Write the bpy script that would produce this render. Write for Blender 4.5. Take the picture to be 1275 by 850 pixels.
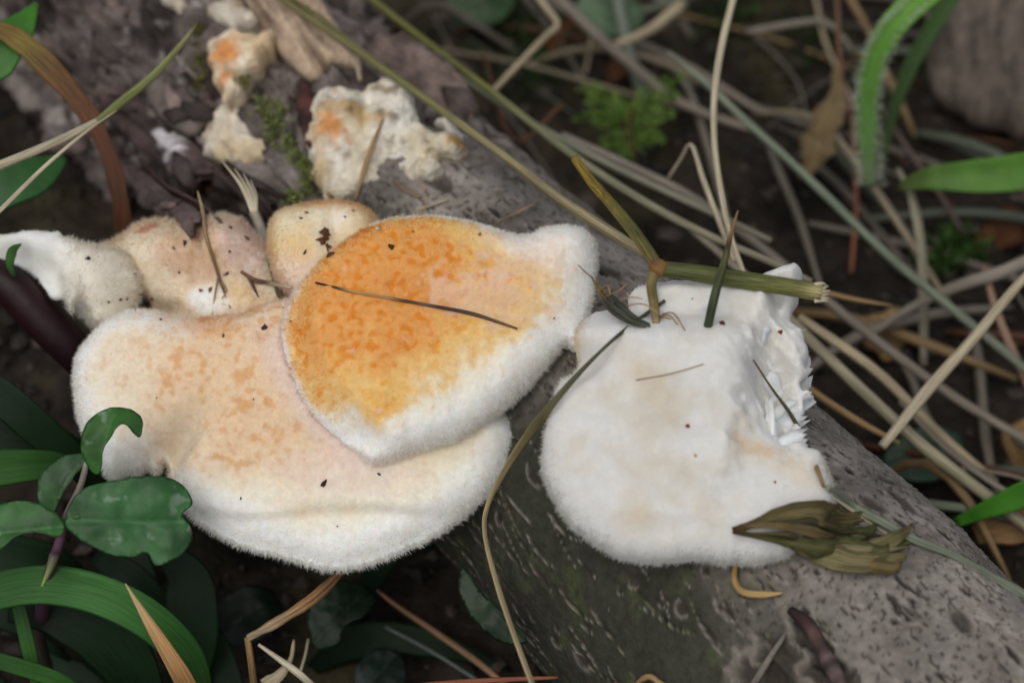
import bpy, math, random
import numpy as np
from mathutils import Vector
from mathutils.geometry import delaunay_2d_cdt
from mathutils.bvhtree import BVHTree

for o in list(bpy.data.objects):
    bpy.data.objects.remove(o)
scene = bpy.context.scene
COL = scene.collection
rng = np.random.default_rng(7)
random.seed(7)
CM = 0.01                                   # all modelling below is in centimetres

# ------------------------------------------------------------------ camera
CAM = np.array([0.0, 0.0, 33.6])            # cm, 45 degrees down
Q = math.sqrt(.5)
FW = np.array([0, Q, -Q]); RT = np.array([1.0, 0, 0]); UP = np.array([0, Q, Q])
cd = bpy.data.cameras.new('camera')
cam = bpy.data.objects.new('camera', cd); COL.objects.link(cam)
cam.location = CAM * CM
cam.rotation_euler = (math.radians(45), 0, 0)
cd.sensor_width = 36; cd.lens = 72
cd.clip_start = .01; cd.clip_end = 100
cd.dof.use_dof = True; cd.dof.focus_distance = .363; cd.dof.aperture_fstop = 13
scene.camera = cam

# ------------------------------------------------------------------ light
SUN_EL, SUN_AZ = math.radians(60), math.radians(-155)    # azimuth from +Y, clockwise
w = bpy.data.worlds.new('World'); scene.world = w; w.use_nodes = True
nt = w.node_tree; nt.nodes.clear()
sky = nt.nodes.new('ShaderNodeTexSky'); sky.sky_type = 'NISHITA'; sky.sun_disc = False
sky.sun_elevation = SUN_EL; sky.sun_rotation = SUN_AZ
sky.dust_density = 4; sky.air_density = 1.0; sky.ozone_density = .6
hs = nt.nodes.new('ShaderNodeHueSaturation'); hs.inputs['Saturation'].default_value = .38
bg = nt.nodes.new('ShaderNodeBackground'); bg.inputs['Strength'].default_value = .12
wo = nt.nodes.new('ShaderNodeOutputWorld')
nt.links.new(sky.outputs[0], hs.inputs['Color']); nt.links.new(hs.outputs[0], bg.inputs[0]); nt.links.new(bg.outputs[0], wo.inputs[0])
sd = bpy.data.lights.new('sun', 'SUN'); sd.energy = 1.0; sd.angle = math.radians(50); sd.color = (1, .97, .93)
so = bpy.data.objects.new('sun', sd); COL.objects.link(so)
sv = Vector((math.sin(SUN_AZ) * math.cos(SUN_EL), math.cos(SUN_AZ) * math.cos(SUN_EL), math.sin(SUN_EL)))
so.rotation_euler = sv.to_track_quat('Z', 'Y').to_euler()
so.location = sv * 3
scene.view_settings.view_transform = 'Standard'
scene.view_settings.look = 'None'
scene.view_settings.gamma = 1
scene.view_settings.exposure = -0.32
scene.view_settings.use_curve_mapping = False

# ------------------------------------------------------------------ maths helpers
def ray(px, py):
    return FW + RT * ((px - 637.5) / 2550) + UP * ((425 - py) / 2550)
def Pt(px, py, t):
    return CAM + ray(px, py) * t
def Pz(px, py, z):
    r = ray(px, py); return CAM + r * ((z - CAM[2]) / r[2])
PERM = np.random.default_rng(3).permutation(4096)
GR = np.random.default_rng(4).normal(size=(4096, 3)); GR /= np.linalg.norm(GR, axis=1)[:, None]
def pn(p, seed=0):
    """gradient noise, p (N,3) -> about -1..1"""
    p = np.asarray(p, float) + seed * 17.31
    i = np.floor(p).astype(np.int64); f = p - i
    u = f * f * f * (f * (f * 6 - 15) + 10)
    res = 0
    for dx in (0, 1):
        for dy in (0, 1):
            for dz in (0, 1):
                h = PERM[(PERM[(PERM[(i[:, 0] + dx) & 4095] + i[:, 1] + dy) & 4095] + i[:, 2] + dz) & 4095]
                g = GR[h]
                d = g[:, 0] * (f[:, 0] - dx) + g[:, 1] * (f[:, 1] - dy) + g[:, 2] * (f[:, 2] - dz)
                wx = u[:, 0] if dx else 1 - u[:, 0]
                wy = u[:, 1] if dy else 1 - u[:, 1]
                wz = u[:, 2] if dz else 1 - u[:, 2]
                res = res + wx * wy * wz * d
    return res * 1.6
def fbm(p, freq=1, octv=4, seed=0):
    p = np.asarray(p, float) * freq; a = 1; s = 0; tot = 0
    for k in range(octv):
        s = s + a * pn(p, seed + k); tot += a; a *= .5; p = p * 2.03
    return s / tot * 1.4
def sstep(a, b, x):
    t = np.clip((x - a) / (b - a), 0, 1); return t * t * (3 - 2 * t)
def lin(r, g, b):
    c = np.array([r, g, b], float) / 255
    return np.where(c <= .04045, c / 12.92, ((c + .055) / 1.055) ** 2.4)
def mixc(a, b, t):
    t = np.asarray(t)[..., None]; return a * (1 - t) + b * t
def gauss(X, Y, x, y, rx, ry=None, ang=0):
    ry = ry or rx; c, s = math.cos(math.radians(ang)), math.sin(math.radians(ang))
    u = (X - x) * c + (Y - y) * s; v = -(X - x) * s + (Y - y) * c
    return np.exp(-(u / rx) ** 2 - (v / ry) ** 2)
def catmull(pts, n, closed=False):
    P = np.asarray(pts, float); m = len(P)
    if closed: E = np.vstack([P[-1], P, P[0], P[1]]); segs = m
    else: E = np.vstack([2 * P[0] - P[1], P, 2 * P[-1] - P[-2]]); segs = m - 1
    out = []
    for k in range(segs):
        p0, p1, p2, p3 = E[k:k + 4]
        t = np.linspace(0, 1, n, endpoint=False)[:, None]
        out.append(.5 * (2 * p1 + (p2 - p0) * t + (2 * p0 - 5 * p1 + 4 * p2 - p3) * t ** 2 + (3 * p1 - p0 - 3 * p2 + p3) * t ** 3))
    if not closed: out.append(P[-1:])
    return np.vstack(out)
def resample(L, step, closed=False):
    A = np.vstack([L, L[:1]]) if closed else L
    d = np.r_[0, np.cumsum(np.linalg.norm(np.diff(A, axis=0), axis=1))]
    n = max(4, int(d[-1] / step))
    s = np.linspace(0, d[-1], n + (0 if closed else 1), endpoint=not closed)
    return np.stack([np.interp(s, d, A[:, k]) for k in range(A.shape[1])], 1)

# ------------------------------------------------------------------ object helpers
def empty(name, loc, label, cat, group=None):
    o = bpy.data.objects.new(name, None); COL.objects.link(o)
    o.location = np.asarray(loc) * CM; o.empty_display_size = .01
    tag(o, label, cat, group); o['_o'] = 1; del o['_o']
    BASE[o.name] = np.asarray(loc, float)
    return o
BASE = {}
def tag(o, label=None, cat=None, group=None, kind=None):
    if label: o['label'] = label
    if cat: o['category'] = cat
    if group: o['group'] = group
    if kind: o['kind'] = kind
    return o
def mk(name, V, F, mat, parent=None, cols=None, uv=None, smooth=True, origin=None):
    """V world cm; F list of index tuples or an (n,3)/(n,4) array"""
    V = np.asarray(V, float)
    if parent is not None:
        org = BASE[parent.name]; pos = np.zeros(3)
    else:
        org = np.asarray(origin, float) if origin is not None else np.array([V[:, 0].mean(), V[:, 1].mean(), V[:, 2].min()])
        pos = org
    me = bpy.data.meshes.new(name)
    if isinstance(F, np.ndarray):
        n, k = F.shape
        me.vertices.add(len(V)); me.vertices.foreach_set('co', ((V - org) * CM).astype(np.float32).ravel())
        me.loops.add(n * k); me.loops.foreach_set('vertex_index', F.astype(np.int32).ravel())
        me.polygons.add(n); me.polygons.foreach_set('loop_start', (np.arange(n) * k).astype(np.int32))
        me.update(calc_edges=True)
    else:
        me.from_pydata(((V - org) * CM).tolist(), [], [tuple(int(i) for i in f) for f in F]); me.update()
    me.validate()
    me.polygons.foreach_set('use_smooth', [smooth] * len(me.polygons))
    if cols is not None:
        a = me.color_attributes.new('Col', 'FLOAT_COLOR', 'POINT')
        c = np.ones((len(V), 4), np.float32); c[:, :3] = np.clip(cols, 0, 1)
        a.data.foreach_set('color', c.ravel())
    if uv is not None:
        a = me.attributes.new('strand', 'FLOAT2', 'POINT')
        a.data.foreach_set('vector', np.asarray(uv, np.float32).ravel())
    me.materials.append(mat)
    o = bpy.data.objects.new(name, me); COL.objects.link(o)
    o.location = pos * CM
    if parent is not None: o.parent = parent
    BASE[o.name] = org
    return o
SOLID = []                                   # (V, F) collected for ray hits
def solid(V, F):
    SOLID.append(BVHTree.FromPolygons([tuple(v) for v in V], [tuple(int(i) for i in f) for f in F]))
def hit(px, py):
    r = Vector(ray(px, py)); L = r.length; best = None
    for b in SOLID:
        h = b.ray_cast(Vector(CAM), r / L)
        if h[0] is not None and (best is None or h[3] < best[2]): best = (h[0], h[1], h[3])
    if best is None: p = Pz(px, py, 0); return p, np.array([0, 0, 1.0]), 1
    return np.array(best[0]), np.array(best[1]), best[2] / L
def W(p):
    """control point: (x,y,v): v<20 height z in cm, v>=20 view depth; (x,y,'s',off) on the surface seen there"""
    if p[2] == 's':
        h, n, t = hit(p[0], p[1]); off = p[3] if len(p) > 3 else .03
        return Pt(p[0], p[1], t - off)
    if p[2] < 20: return Pz(*p[:3])
    q = Pt(*p[:3])
    if q[2] < .05: q = Pz(p[0], p[1], .08)
    return q

# ------------------------------------------------------------------ materials
def mat_new(name):
    m = bpy.data.materials.new(name); m.use_nodes = True
    t = m.node_tree; t.nodes.clear()
    return m, t
def N(t, typ, **kw):
    n = t.nodes.new(typ)
    for k, v in kw.items():
        if k.startswith('i_'):
            n.inputs[k[2:].replace('_', ' ')].default_value = v
        else: setattr(n, k, v)
    return n
def mat_std(name, rough=.8, noise_scale=400, noise_amt=.25, bump=.3, bump_scale=900, bump_dist=.0003, sss=0, sss_r=(.003, .0015, .0008),
            trans=0, streak=False, spec=.3, sheen=0, noise2=None):
    m, t = mat_new(name); L = t.links.new
    out = N(t, 'ShaderNodeOutputMaterial'); b = N(t, 'ShaderNodeBsdfPrincipled')
    b.inputs['Roughness'].default_value = rough; b.inputs['Specular IOR Level'].default_value = spec
    at = N(t, 'ShaderNodeAttribute', attribute_name='Col')
    if streak:
        sa = N(t, 'ShaderNodeAttribute', attribute_name='strand'); vm = N(t, 'ShaderNodeVectorMath', operation='MULTIPLY')
        vm.inputs[1].default_value = (14, .9, 1); L(sa.outputs['Vector'], vm.inputs[0]); vec = vm.outputs[0]
        oi = N(t, 'ShaderNodeObjectInfo'); va = N(t, 'ShaderNodeVectorMath', operation='ADD'); L(vec, va.inputs[0]); L(oi.outputs['Random'], va.inputs[1]); vec = va.outputs[0]
        ns = 1.0; bs = 1.6
    else:
        tc = N(t, 'ShaderNodeTexCoord'); vec = tc.outputs['Object']; ns = noise_scale; bs = bump_scale
    nz = N(t, 'ShaderNodeTexNoise', i_Scale=ns, i_Detail=5.0, i_Roughness=.6); L(vec, nz.inputs['Vector'])
    mr = N(t, 'ShaderNodeMapRange'); mr.inputs[1].default_value = .25; mr.inputs[2].default_value = .75
    mr.inputs[3].default_value = 1 - noise_amt; mr.inputs[4].default_value = 1 + noise_amt; L(nz.outputs['Fac'], mr.inputs[0])
    mx = N(t, 'ShaderNodeMix', data_type='RGBA', blend_type='MULTIPLY'); mx.inputs['Factor'].default_value = 1
    L(at.outputs['Color'], mx.inputs['A']); L(mr.outputs[0], mx.inputs['B']); colr = mx.outputs['Result']
    if noise2:
        n2 = N(t, 'ShaderNodeTexNoise', i_Scale=noise2[0], i_Detail=3.0); L(vec, n2.inputs['Vector'])
        m2 = N(t, 'ShaderNodeMapRange'); m2.inputs[1].default_value = .35; m2.inputs[2].default_value = .65; m2.inputs[4].default_value = noise2[2]
        L(n2.outputs['Fac'], m2.inputs[0])
        x2 = N(t, 'ShaderNodeMix', data_type='RGBA'); L(m2.outputs[0], x2.inputs['Factor']); L(colr, x2.inputs['A']); x2.inputs['B'].default_value = (*noise2[1], 1)
        colr = x2.outputs['Result']
    L(colr, b.inputs['Base Color'])
    if bump:
        nb = N(t, 'ShaderNodeTexNoise', i_Scale=bs, i_Detail=4.0); L(vec, nb.inputs['Vector'])
        bp = N(t, 'ShaderNodeBump', i_Strength=bump, i_Distance=bump_dist); L(nb.outputs['Fac'], bp.inputs['Height']); L(bp.outputs[0], b.inputs['Normal'])
    if sss:
        b.inputs['Subsurface Weight'].default_value = sss; b.inputs['Subsurface Radius'].default_value = sss_r; b.inputs['Subsurface Scale'].default_value = 1
    if sheen: b.inputs['Sheen Weight'].default_value = sheen
    if trans:
        tr = N(t, 'ShaderNodeBsdfTranslucent'); L(colr, tr.inputs['Color']); ms = N(t, 'ShaderNodeMixShader'); ms.inputs[0].default_value = trans
        L(b.outputs[0], ms.inputs[1]); L(tr.outputs[0], ms.inputs[2]); L(ms.outputs[0], out.inputs[0])
    else: L(b.outputs[0], out.inputs[0])
    return m
M_FUNGUS = mat_std('fungus_flesh', .95, 900, .09, .5, 1500, .0004, sss=.5, sss_r=(.004, .0022, .0011), spec=.15)
M_WHITE = mat_std('white_fungus_flesh', .9, 700, .05, .35, 1300, .0004, sss=.6, sss_r=(.003, .0025, .002), spec=.2)
M_FUZZ = mat_std('fungus_fuzz', 1, 300, .05, 0, trans=.5, spec=.05)
M_BARK = mat_std('log_bark', .85, 500, .35, .7, 1100, .0005, spec=.25)
M_WOOD = mat_std('rotten_wood', .9, 350, .3, .6, 800, .0006, spec=.15)
M_CRUST = mat_std('old_fungus_crust', .9, 350, .28, 1, 600, .0012, sss=.1, sss_r=(.002, .001, .0006), spec=.15)
M_STRAND = mat_std('grass_strand', .6, streak=True, noise_amt=.6, bump=.35, bump_dist=.0002, trans=.12, spec=.35)
M_STALK = mat_std('spotted_stalk', .55, streak=True, noise_amt=.6, bump=.4, bump_dist=.0002, spec=.35, noise2=(3.2, (.02, .022, .012), .75))
M_LEAF = mat_std('green_leaf', .45, 260, .2, .4, 500, .0004, trans=.22, spec=.32)
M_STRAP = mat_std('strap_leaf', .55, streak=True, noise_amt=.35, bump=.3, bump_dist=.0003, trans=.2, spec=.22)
M_DEAD = mat_std('dead_leaf', .6, streak=True, noise_amt=.55, bump=.4, bump_dist=.0003, trans=.15, spec=.3, noise2=(1.6, (.05, .028, .016), .8))
M_DRY = mat_std('crumpled_dry_leaf', .75, streak=True, noise_amt=.75, bump=.9, bump_dist=.0007, trans=.15, spec=.2)
M_DEBRIS = mat_std('dark_debris', .7, 600, .4, .6, 900, .0003, spec=.3)
M_SOIL = mat_std('soil', 1, 160, .6, 1, 420, .002, spec=.1)
M_MOSS = mat_std('moss_leaf', .7, 500, .3, 0, trans=.3, spec=.2)

# ------------------------------------------------------------------ ground
HOL = lambda x, y: -3.2 * np.exp(-((x + 8) / 9) ** 2 - ((y - 19) / 8) ** 2)      # hollow at the log's near side, sunk so the ground there turns darker
def ground_z(x, y):
    x = np.asarray(x, float).ravel(); y = np.asarray(y, float).ravel()
    p = np.stack([x, y, 0 * x], 1)
    return HOL(x, y) + .55 * fbm(p, .16, 4, 5) + .22 * fbm(p, .9, 3, 9)
g = np.linspace(-1, 1, 331)
gx = 36 * g + 600 * np.sign(g) * np.abs(g) ** 9; gy = 30 + 36 * g + 600 * np.sign(g) * np.abs(g) ** 9
GX, GY = np.meshgrid(gx, gy); GZ = ground_z(GX, GY).reshape(GX.shape)
V = np.stack([GX.ravel(), GY.ravel(), GZ.ravel()], 1)
n = len(g); ii = np.arange(n * n).reshape(n, n)
F = np.stack([ii[:-1, :-1].ravel(), ii[:-1, 1:].ravel(), ii[1:, 1:].ravel(), ii[1:, :-1].ravel()], 1)
k = np.clip(.5 + .8 * fbm(V, .5, 4, 21), 0, 1)
gc = mixc(lin(26, 23, 20), lin(58, 51, 44), k); k2 = sstep(.2, .6, fbm(V, .3, 3, 31)); gc = mixc(gc, lin(66, 62, 40), k2 * .5)
tag(mk('ground', V, F, M_SOIL, cols=gc, origin=(0, 0, 0)), kind='structure')
solid(V, F)

# ------------------------------------------------------------------ the log
LD = np.array([-.592, .806, 0]); LD /= np.linalg.norm(LD)
LE = np.cross([0, 0, 1], LD)                    # horizontal, to the camera-left side
LO = np.array([13.967, 10.259, 3.4]); LR = 3.6
def log_sa(px, py):
    """pixel -> (s along the log, arc cm from the top, + = towards camera left) on the ideal cylinder"""
    v = ray(px, py); o = LO - CAM
    pv = v - LD * (v @ LD); po = o - LD * (o @ LD)
    A = pv @ pv; B = -2 * pv @ po; C = po @ po - LR * LR; dsc = B * B - 4 * A * C
    t = (-B - math.sqrt(max(dsc, 0))) / (2 * A); p = CAM + v * t - LO
    a = math.atan2(p @ LE, p[2]); return p @ LD, a * LR
sg = np.r_[np.arange(-3, 5, .12), np.arange(5, 27, .045), np.arange(27, 45, .075), np.arange(45, 56, .2)]
ag = np.r_[np.arange(-1.35, 2.25, .013), np.linspace(2.25, 2 * math.pi - 1.35, 60, endpoint=False)]
S, A = np.meshgrid(sg, ag, indexing='ij')
sh = S.shape; Sf = S.ravel(); Af = A.ravel()
unit = np.cos(Af)[:, None] * np.array([0, 0, 1.0]) + np.sin(Af)[:, None] * LE
base = LO + LD * Sf[:, None] + unit * LR
arc = Af * LR
disp = .16 * fbm(base, .16, 3, 41) + .055 * fbm(base, .7, 4, 51) + .014 * fbm(base, 4, 3, 61)
rot = sstep(25.5, 30, Sf + 1.2 * fbm(base, .35, 3, 71))                   # decayed, torn far stretch
rid = np.abs(fbm(np.stack([Sf * .25, arc * .9, 0 * Sf], 1), 1, 4, 81))
gr_ = np.stack([Sf * .22, arc * 1.1, 0 * Sf], 1); disp += rot * (.5 * fbm(gr_, 1, 4, 91) + .22 * fbm(gr_, 2.6, 3, 93) - .2 * sstep(.16, .05, rid) + .16 * fbm(base, 1.5, 4, 95) - .3 * sstep(.25, .5, fbm(base, .8, 3, 97)))
# colour of the bark itself
c1 = np.clip(.5 + .75 * fbm(base, .55, 4, 101), 0, 1); c2 = sstep(-.1, .5, fbm(base, .9, 3, 111))
bc = mixc(lin(94, 90, 86), lin(160, 152, 144), c1)
bc = mixc(bc, lin(104, 92, 82), c2 * .4)
alg_shade = sstep(.4, 2.8, arc + 1.0 * fbm(base, .6, 3, 121)) * (Af < 3.4); bc = mixc(bc, lin(46, 48, 37), alg_shade * .92)       # green algae on the flank, darkened to paint in shade between the caps
alg2 = sstep(.1, .6, fbm(base, 1.3, 3, 125)) * alg_shade; bc = mixc(bc, lin(78, 90, 46), alg2 * .4)
bc = mixc(bc, mixc(lin(76, 66, 63), lin(132, 121, 116), np.clip(.5 + fbm(base, 1.6, 4, 131), 0, 1)), rot * .85)
bc = mixc(bc, lin(40, 32, 30), rot * sstep(.0, .45, fbm(base, .7, 4, 141)) * .9); bc = mixc(bc, lin(168, 160, 154), rot * sstep(.28, .5, fbm(base, 1.1, 4, 143)) * .6)
sp = fbm(base, 9, 2, 151); bc = mixc(bc, lin(58, 50, 46), sstep(.34, .5, sp) * .8)                # fine dark speckle
disp = disp.reshape(sh); bc = bc.reshape(sh + (3,))
def stamp(s0, a0, ls, la, ang, depth, colr, rim=0, rimc=None, curve=0, hard=.55, rough=0):
    """one lenticel, pit or crack: a dent with its own colour and a raised lip"""
    R = max(ls, la) * 2.2
    i0, i1 = np.searchsorted(sg, [s0 - R, s0 + R]); j0, j1 = np.searchsorted(ag[:278], [(a0 - R) / LR, (a0 + R) / LR])
    if i1 <= i0 or j1 <= j0: return
    s = S[i0:i1, j0:j1] - s0; a = A[i0:i1, j0:j1] * LR - a0
    c, q = math.cos(ang), math.sin(ang); u = (s * c + a * q) / ls; v = (-s * q + a * c) / la + curve * u * u
    r = np.sqrt(u * u + v * v)
    if rough: r = r + rough * fbm(np.stack([(s + s0).ravel(), (a + a0).ravel(), 0 * s.ravel()], 1), 3.2, 4, 161).reshape(r.shape)
    m = 1 - sstep(hard, 1.1, r)
    lip = np.exp(-((r - 1.35) / .3) ** 2) * (v > -.3)
    disp[i0:i1, j0:j1] += -depth * m + rim * lip
    b = bc[i0:i1, j0:j1]; b[:] = mixc(b, colr, m * .9)
    if rimc is not None: b[:] = mixc(b, rimc, lip * .6)
r2 = random.Random(11)
dark = [lin(44, 38, 36), lin(60, 50, 46), lin(34, 30, 28), lin(56, 48, 43)]
for _ in range(190):                                  # round pits
    s0, a0 = r2.uniform(6, 27), r2.uniform(-3.8, 6.5); q = r2.choice([.03, .04, .05, .06, .07, .09]) * r2.uniform(.8, 1.25)
    stamp(s0, a0, q * r2.uniform(.9, 1.7), q, r2.uniform(-.4, .4), .015 + q * .25, r2.choice(dark), .008, lin(140, 132, 124))
for _ in range(620):                                  # lenticel dashes along the grain
    s0, a0 = r2.uniform(6, 27), r2.uniform(-4, 7); l = r2.uniform(.09, .38)
    stamp(s0, a0, l, r2.uniform(.018, .035), r2.uniform(-.35, .25), .035, r2.choice(dark), .022, r2.choice([lin(140, 132, 116), lin(118, 118, 84), lin(160, 152, 142)]), r2.uniform(-.9, .9))
for _ in range(700):                                  # coarser dark flecks on the upper side
    s0, a0 = r2.uniform(6, 25), r2.choice([r2.uniform(-4.4, .4), r2.uniform(-4.4, 3)]); l = r2.choice([.04, .05, .07, .09, .12, .2]) * r2.uniform(.8, 1.2)
    stamp(s0, a0, l, l * r2.uniform(.22, .45), r2.uniform(-.3, .3), .022, r2.choice(dark), .016, lin(150, 142, 134), r2.uniform(-.4, .4), .8)
for _ in range(34):                                   # russet wear
    s0, a0 = r2.uniform(7, 26), r2.uniform(-3.5, 3)
    stamp(s0, a0, r2.uniform(.2, .5), r2.uniform(.1, .2), r2.uniform(-.5, .5), .03, lin(72, 66, 60), .01)
for _ in range(70):
    s0, a0 = r2.uniform(26, 46), r2.uniform(-3.5, 6); q = r2.uniform(.06, .3)
    stamp(s0, a0, q * r2.uniform(1.5, 5), q, r2.uniform(-.35, .35), .06 + .25 * q, r2.choice(dark), .05, lin(150, 140, 134))
# bark torn off by the twig stub: a shallow step down to dark inner wood
for (px, py, ls, la, an) in [(985, 835, .62, .42, .1), (1015, 800, .55, .2, -.1), (1040, 845, .5, .3, .1), (960, 860, .6, .35, 0)]:
    s0, a0 = log_sa(px, py); stamp(s0, a0, ls, la, an, .13, lin(56, 50, 44), .05, lin(140, 132, 122), hard=.95, rough=.5)
disp = disp.ravel(); bc = bc.reshape(-1, 3)
end = np.clip((Sf + 3.0) / .8, 0.0, 1) ** .5
LV = LO + LD * Sf[:, None] + unit * ((LR + disp) * (.82 + .18 * end))[:, None]
ns, na = sh; idx = np.arange(ns * na).reshape(sh); nx = np.roll(idx, -1, 1)
LF = np.stack([idx[:-1].ravel(), nx[:-1].ravel(), nx[1:].ravel(), idx[1:].ravel()], 1)[:, ::-1]
lc = len(LV); LV = np.vstack([LV, LO + LD * sg[0], LO + LD * sg[-1]]); bc = np.vstack([bc, [lin(120, 96, 74)] * 2])
caps = [(lc, idx[0, j], nx[0, j], nx[0, j]) for j in range(na)] + [(lc + 1, nx[-1, j], idx[-1, j], idx[-1, j]) for j in range(na)]
LFt = np.vstack([LF[:, [0, 1, 2]], LF[:, [0, 2, 3]], np.array(caps)[:, :3]])
log = empty('fallen_log', (LO[0] + LD[0] * 20, LO[1] + LD[1] * 20, 0), 'grey bark covered fallen log with torn rotten far end, carrying the fungi', 'log')
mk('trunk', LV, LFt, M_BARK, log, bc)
solid(LV, LFt)

# ------------------------------------------------------------------ sheets: a traced outline on a real plane, with thickness
def sheet(name, outline, anchor, normal, top, bottom, colf, mat, parent=None, step=.06, edge_noise=.03, jag=5, seed=0, add=True, origin=None, sub=10):
    n = np.asarray(normal, float); n /= np.linalg.norm(n); a0 = Pt(*anchor)
    ex = np.cross([0, 1, 0.2], n); ex /= np.linalg.norm(ex); ey = np.cross(n, ex)
    O = catmull(outline, sub, True)
    t = [((a0 - CAM) @ n) / (ray(x, y) @ n) for x, y in O]
    Q3 = np.array([CAM + ray(x, y) * tt for (x, y), tt in zip(O, t)]) - a0
    L2 = np.stack([Q3 @ ex, Q3 @ ey], 1); L2 = resample(L2, step, True)
    p3 = np.stack([L2[:, 0], L2[:, 1], 0 * L2[:, 0]], 1)
    if edge_noise:
        L2 = L2 + edge_noise * np.stack([fbm(p3, jag, 3, 300 + seed), fbm(p3, jag, 3, 330 + seed)], 1)
    lo, hi = L2.min(0), L2.max(0)
    xs = np.arange(lo[0], hi[0], step); ys = np.arange(lo[1], hi[1], step * .866)
    X, Y = np.meshgrid(xs, ys); X = X + (np.arange(len(ys)) % 2)[:, None] * step * .5
    I = np.stack([X.ravel(), Y.ravel()], 1); I += rng.uniform(-.18, .18, I.shape) * step
    def dist(Pp):
        a, b = L2, np.roll(L2, -1, 0); best = np.full(len(Pp), 1e9); near = np.zeros_like(Pp)
        for c0 in range(0, len(Pp), 3000):
            pp = Pp[c0:c0 + 3000, None]; ab = (b - a)[None]; tt = np.clip(((pp - a[None]) * ab).sum(2) / (ab ** 2).sum(2), 0, 1)
            q = a[None] + ab * tt[..., None]; dd = ((pp - q) ** 2).sum(2); j = dd.argmin(1); r = np.arange(len(j))
            best[c0:c0 + 3000] = np.sqrt(dd[r, j]); near[c0:c0 + 3000] = q[r, j]
        return best, near
    # inside test
    ins = np.zeros(len(I), bool); a, b = L2, np.roll(L2, -1, 0)
    for (x0, y0), (x1, y1) in zip(a, b):
        c = (y0 > I[:, 1]) != (y1 > I[:, 1])
        if c.any(): ins[c] ^= I[c, 0] < (x1 - x0) * (I[c, 1] - y0) / (y1 - y0) + x0
    I = I[ins]; d, _ = dist(I); I = I[d > step * .45]
    nb = len(L2); allp = np.vstack([L2, I])
    res = delaunay_2d_cdt([Vector(p) for p in allp], [(k, (k + 1) % nb) for k in range(nb)], [], 1, 1e-7)
    P2 = np.array([tuple(v) for v in res[0]]); T = np.array([f for f in res[2] if len(f) == 3], int)
    ar = np.cross(P2[T[:, 1]] - P2[T[:, 0]], P2[T[:, 2]] - P2[T[:, 0]]); T[ar < 0] = T[ar < 0][:, ::-1]
    d, near = dist(P2); d[d < step * .2] = 0
    Wp = a0 + P2[:, :1] * ex + P2[:, 1:] * ey
    rel = Wp - CAM; dep = rel @ FW; PX = 637.5 + 2550 * (rel @ RT) / dep; PY = 425 - 2550 * (rel @ UP) / dep      # authoring coordinates of the outline
    p3 = np.stack([P2[:, 0], P2[:, 1], 0 * d + seed * 3.7], 1)
    zt = top(PX, PY, d, p3); zb = bottom(PX, PY, d, p3)
    rimz = np.where(d <= 0, zt, 0)
    zb = np.where(d <= 0, zt, np.minimum(zb, zt - .01))
    VT = Wp + n * zt[:, None]; VB = Wp + n * zb[:, None]
    c = colf(PX, PY, d, p3)
    # share the rim
    m = np.arange(len(P2)); m2 = np.where(d <= 0, m, m + len(P2))
    Vv = np.vstack([VT, VB]); cc = np.vstack([c, c]); FB = m2[T[:, ::-1]]; FF = np.vstack([T, FB])
    used = np.unique(FF); rm = -np.ones(len(Vv), int); rm[used] = np.arange(len(used))
    o = mk(name, Vv[used], rm[FF], mat, parent, cc[used], origin=origin)
    if add: solid(Vv[used], rm[FF])
    out = near - P2; ln = np.linalg.norm(out, axis=1, keepdims=True); out = np.where(ln > 1e-6, out / np.maximum(ln, 1e-6), 0)
    cen = P2.mean(0); o2 = P2 - cen; o2 /= np.linalg.norm(o2, axis=1, keepdims=True) + 1e-9; out = np.where(ln > 1e-6, out, o2)
    return dict(o=o, V=VT, T=T, c=c, d=d, out=out[:, :1] * ex + out[:, 1:] * ey, n=n, PX=PX, PY=PY, p3=p3)
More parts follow.
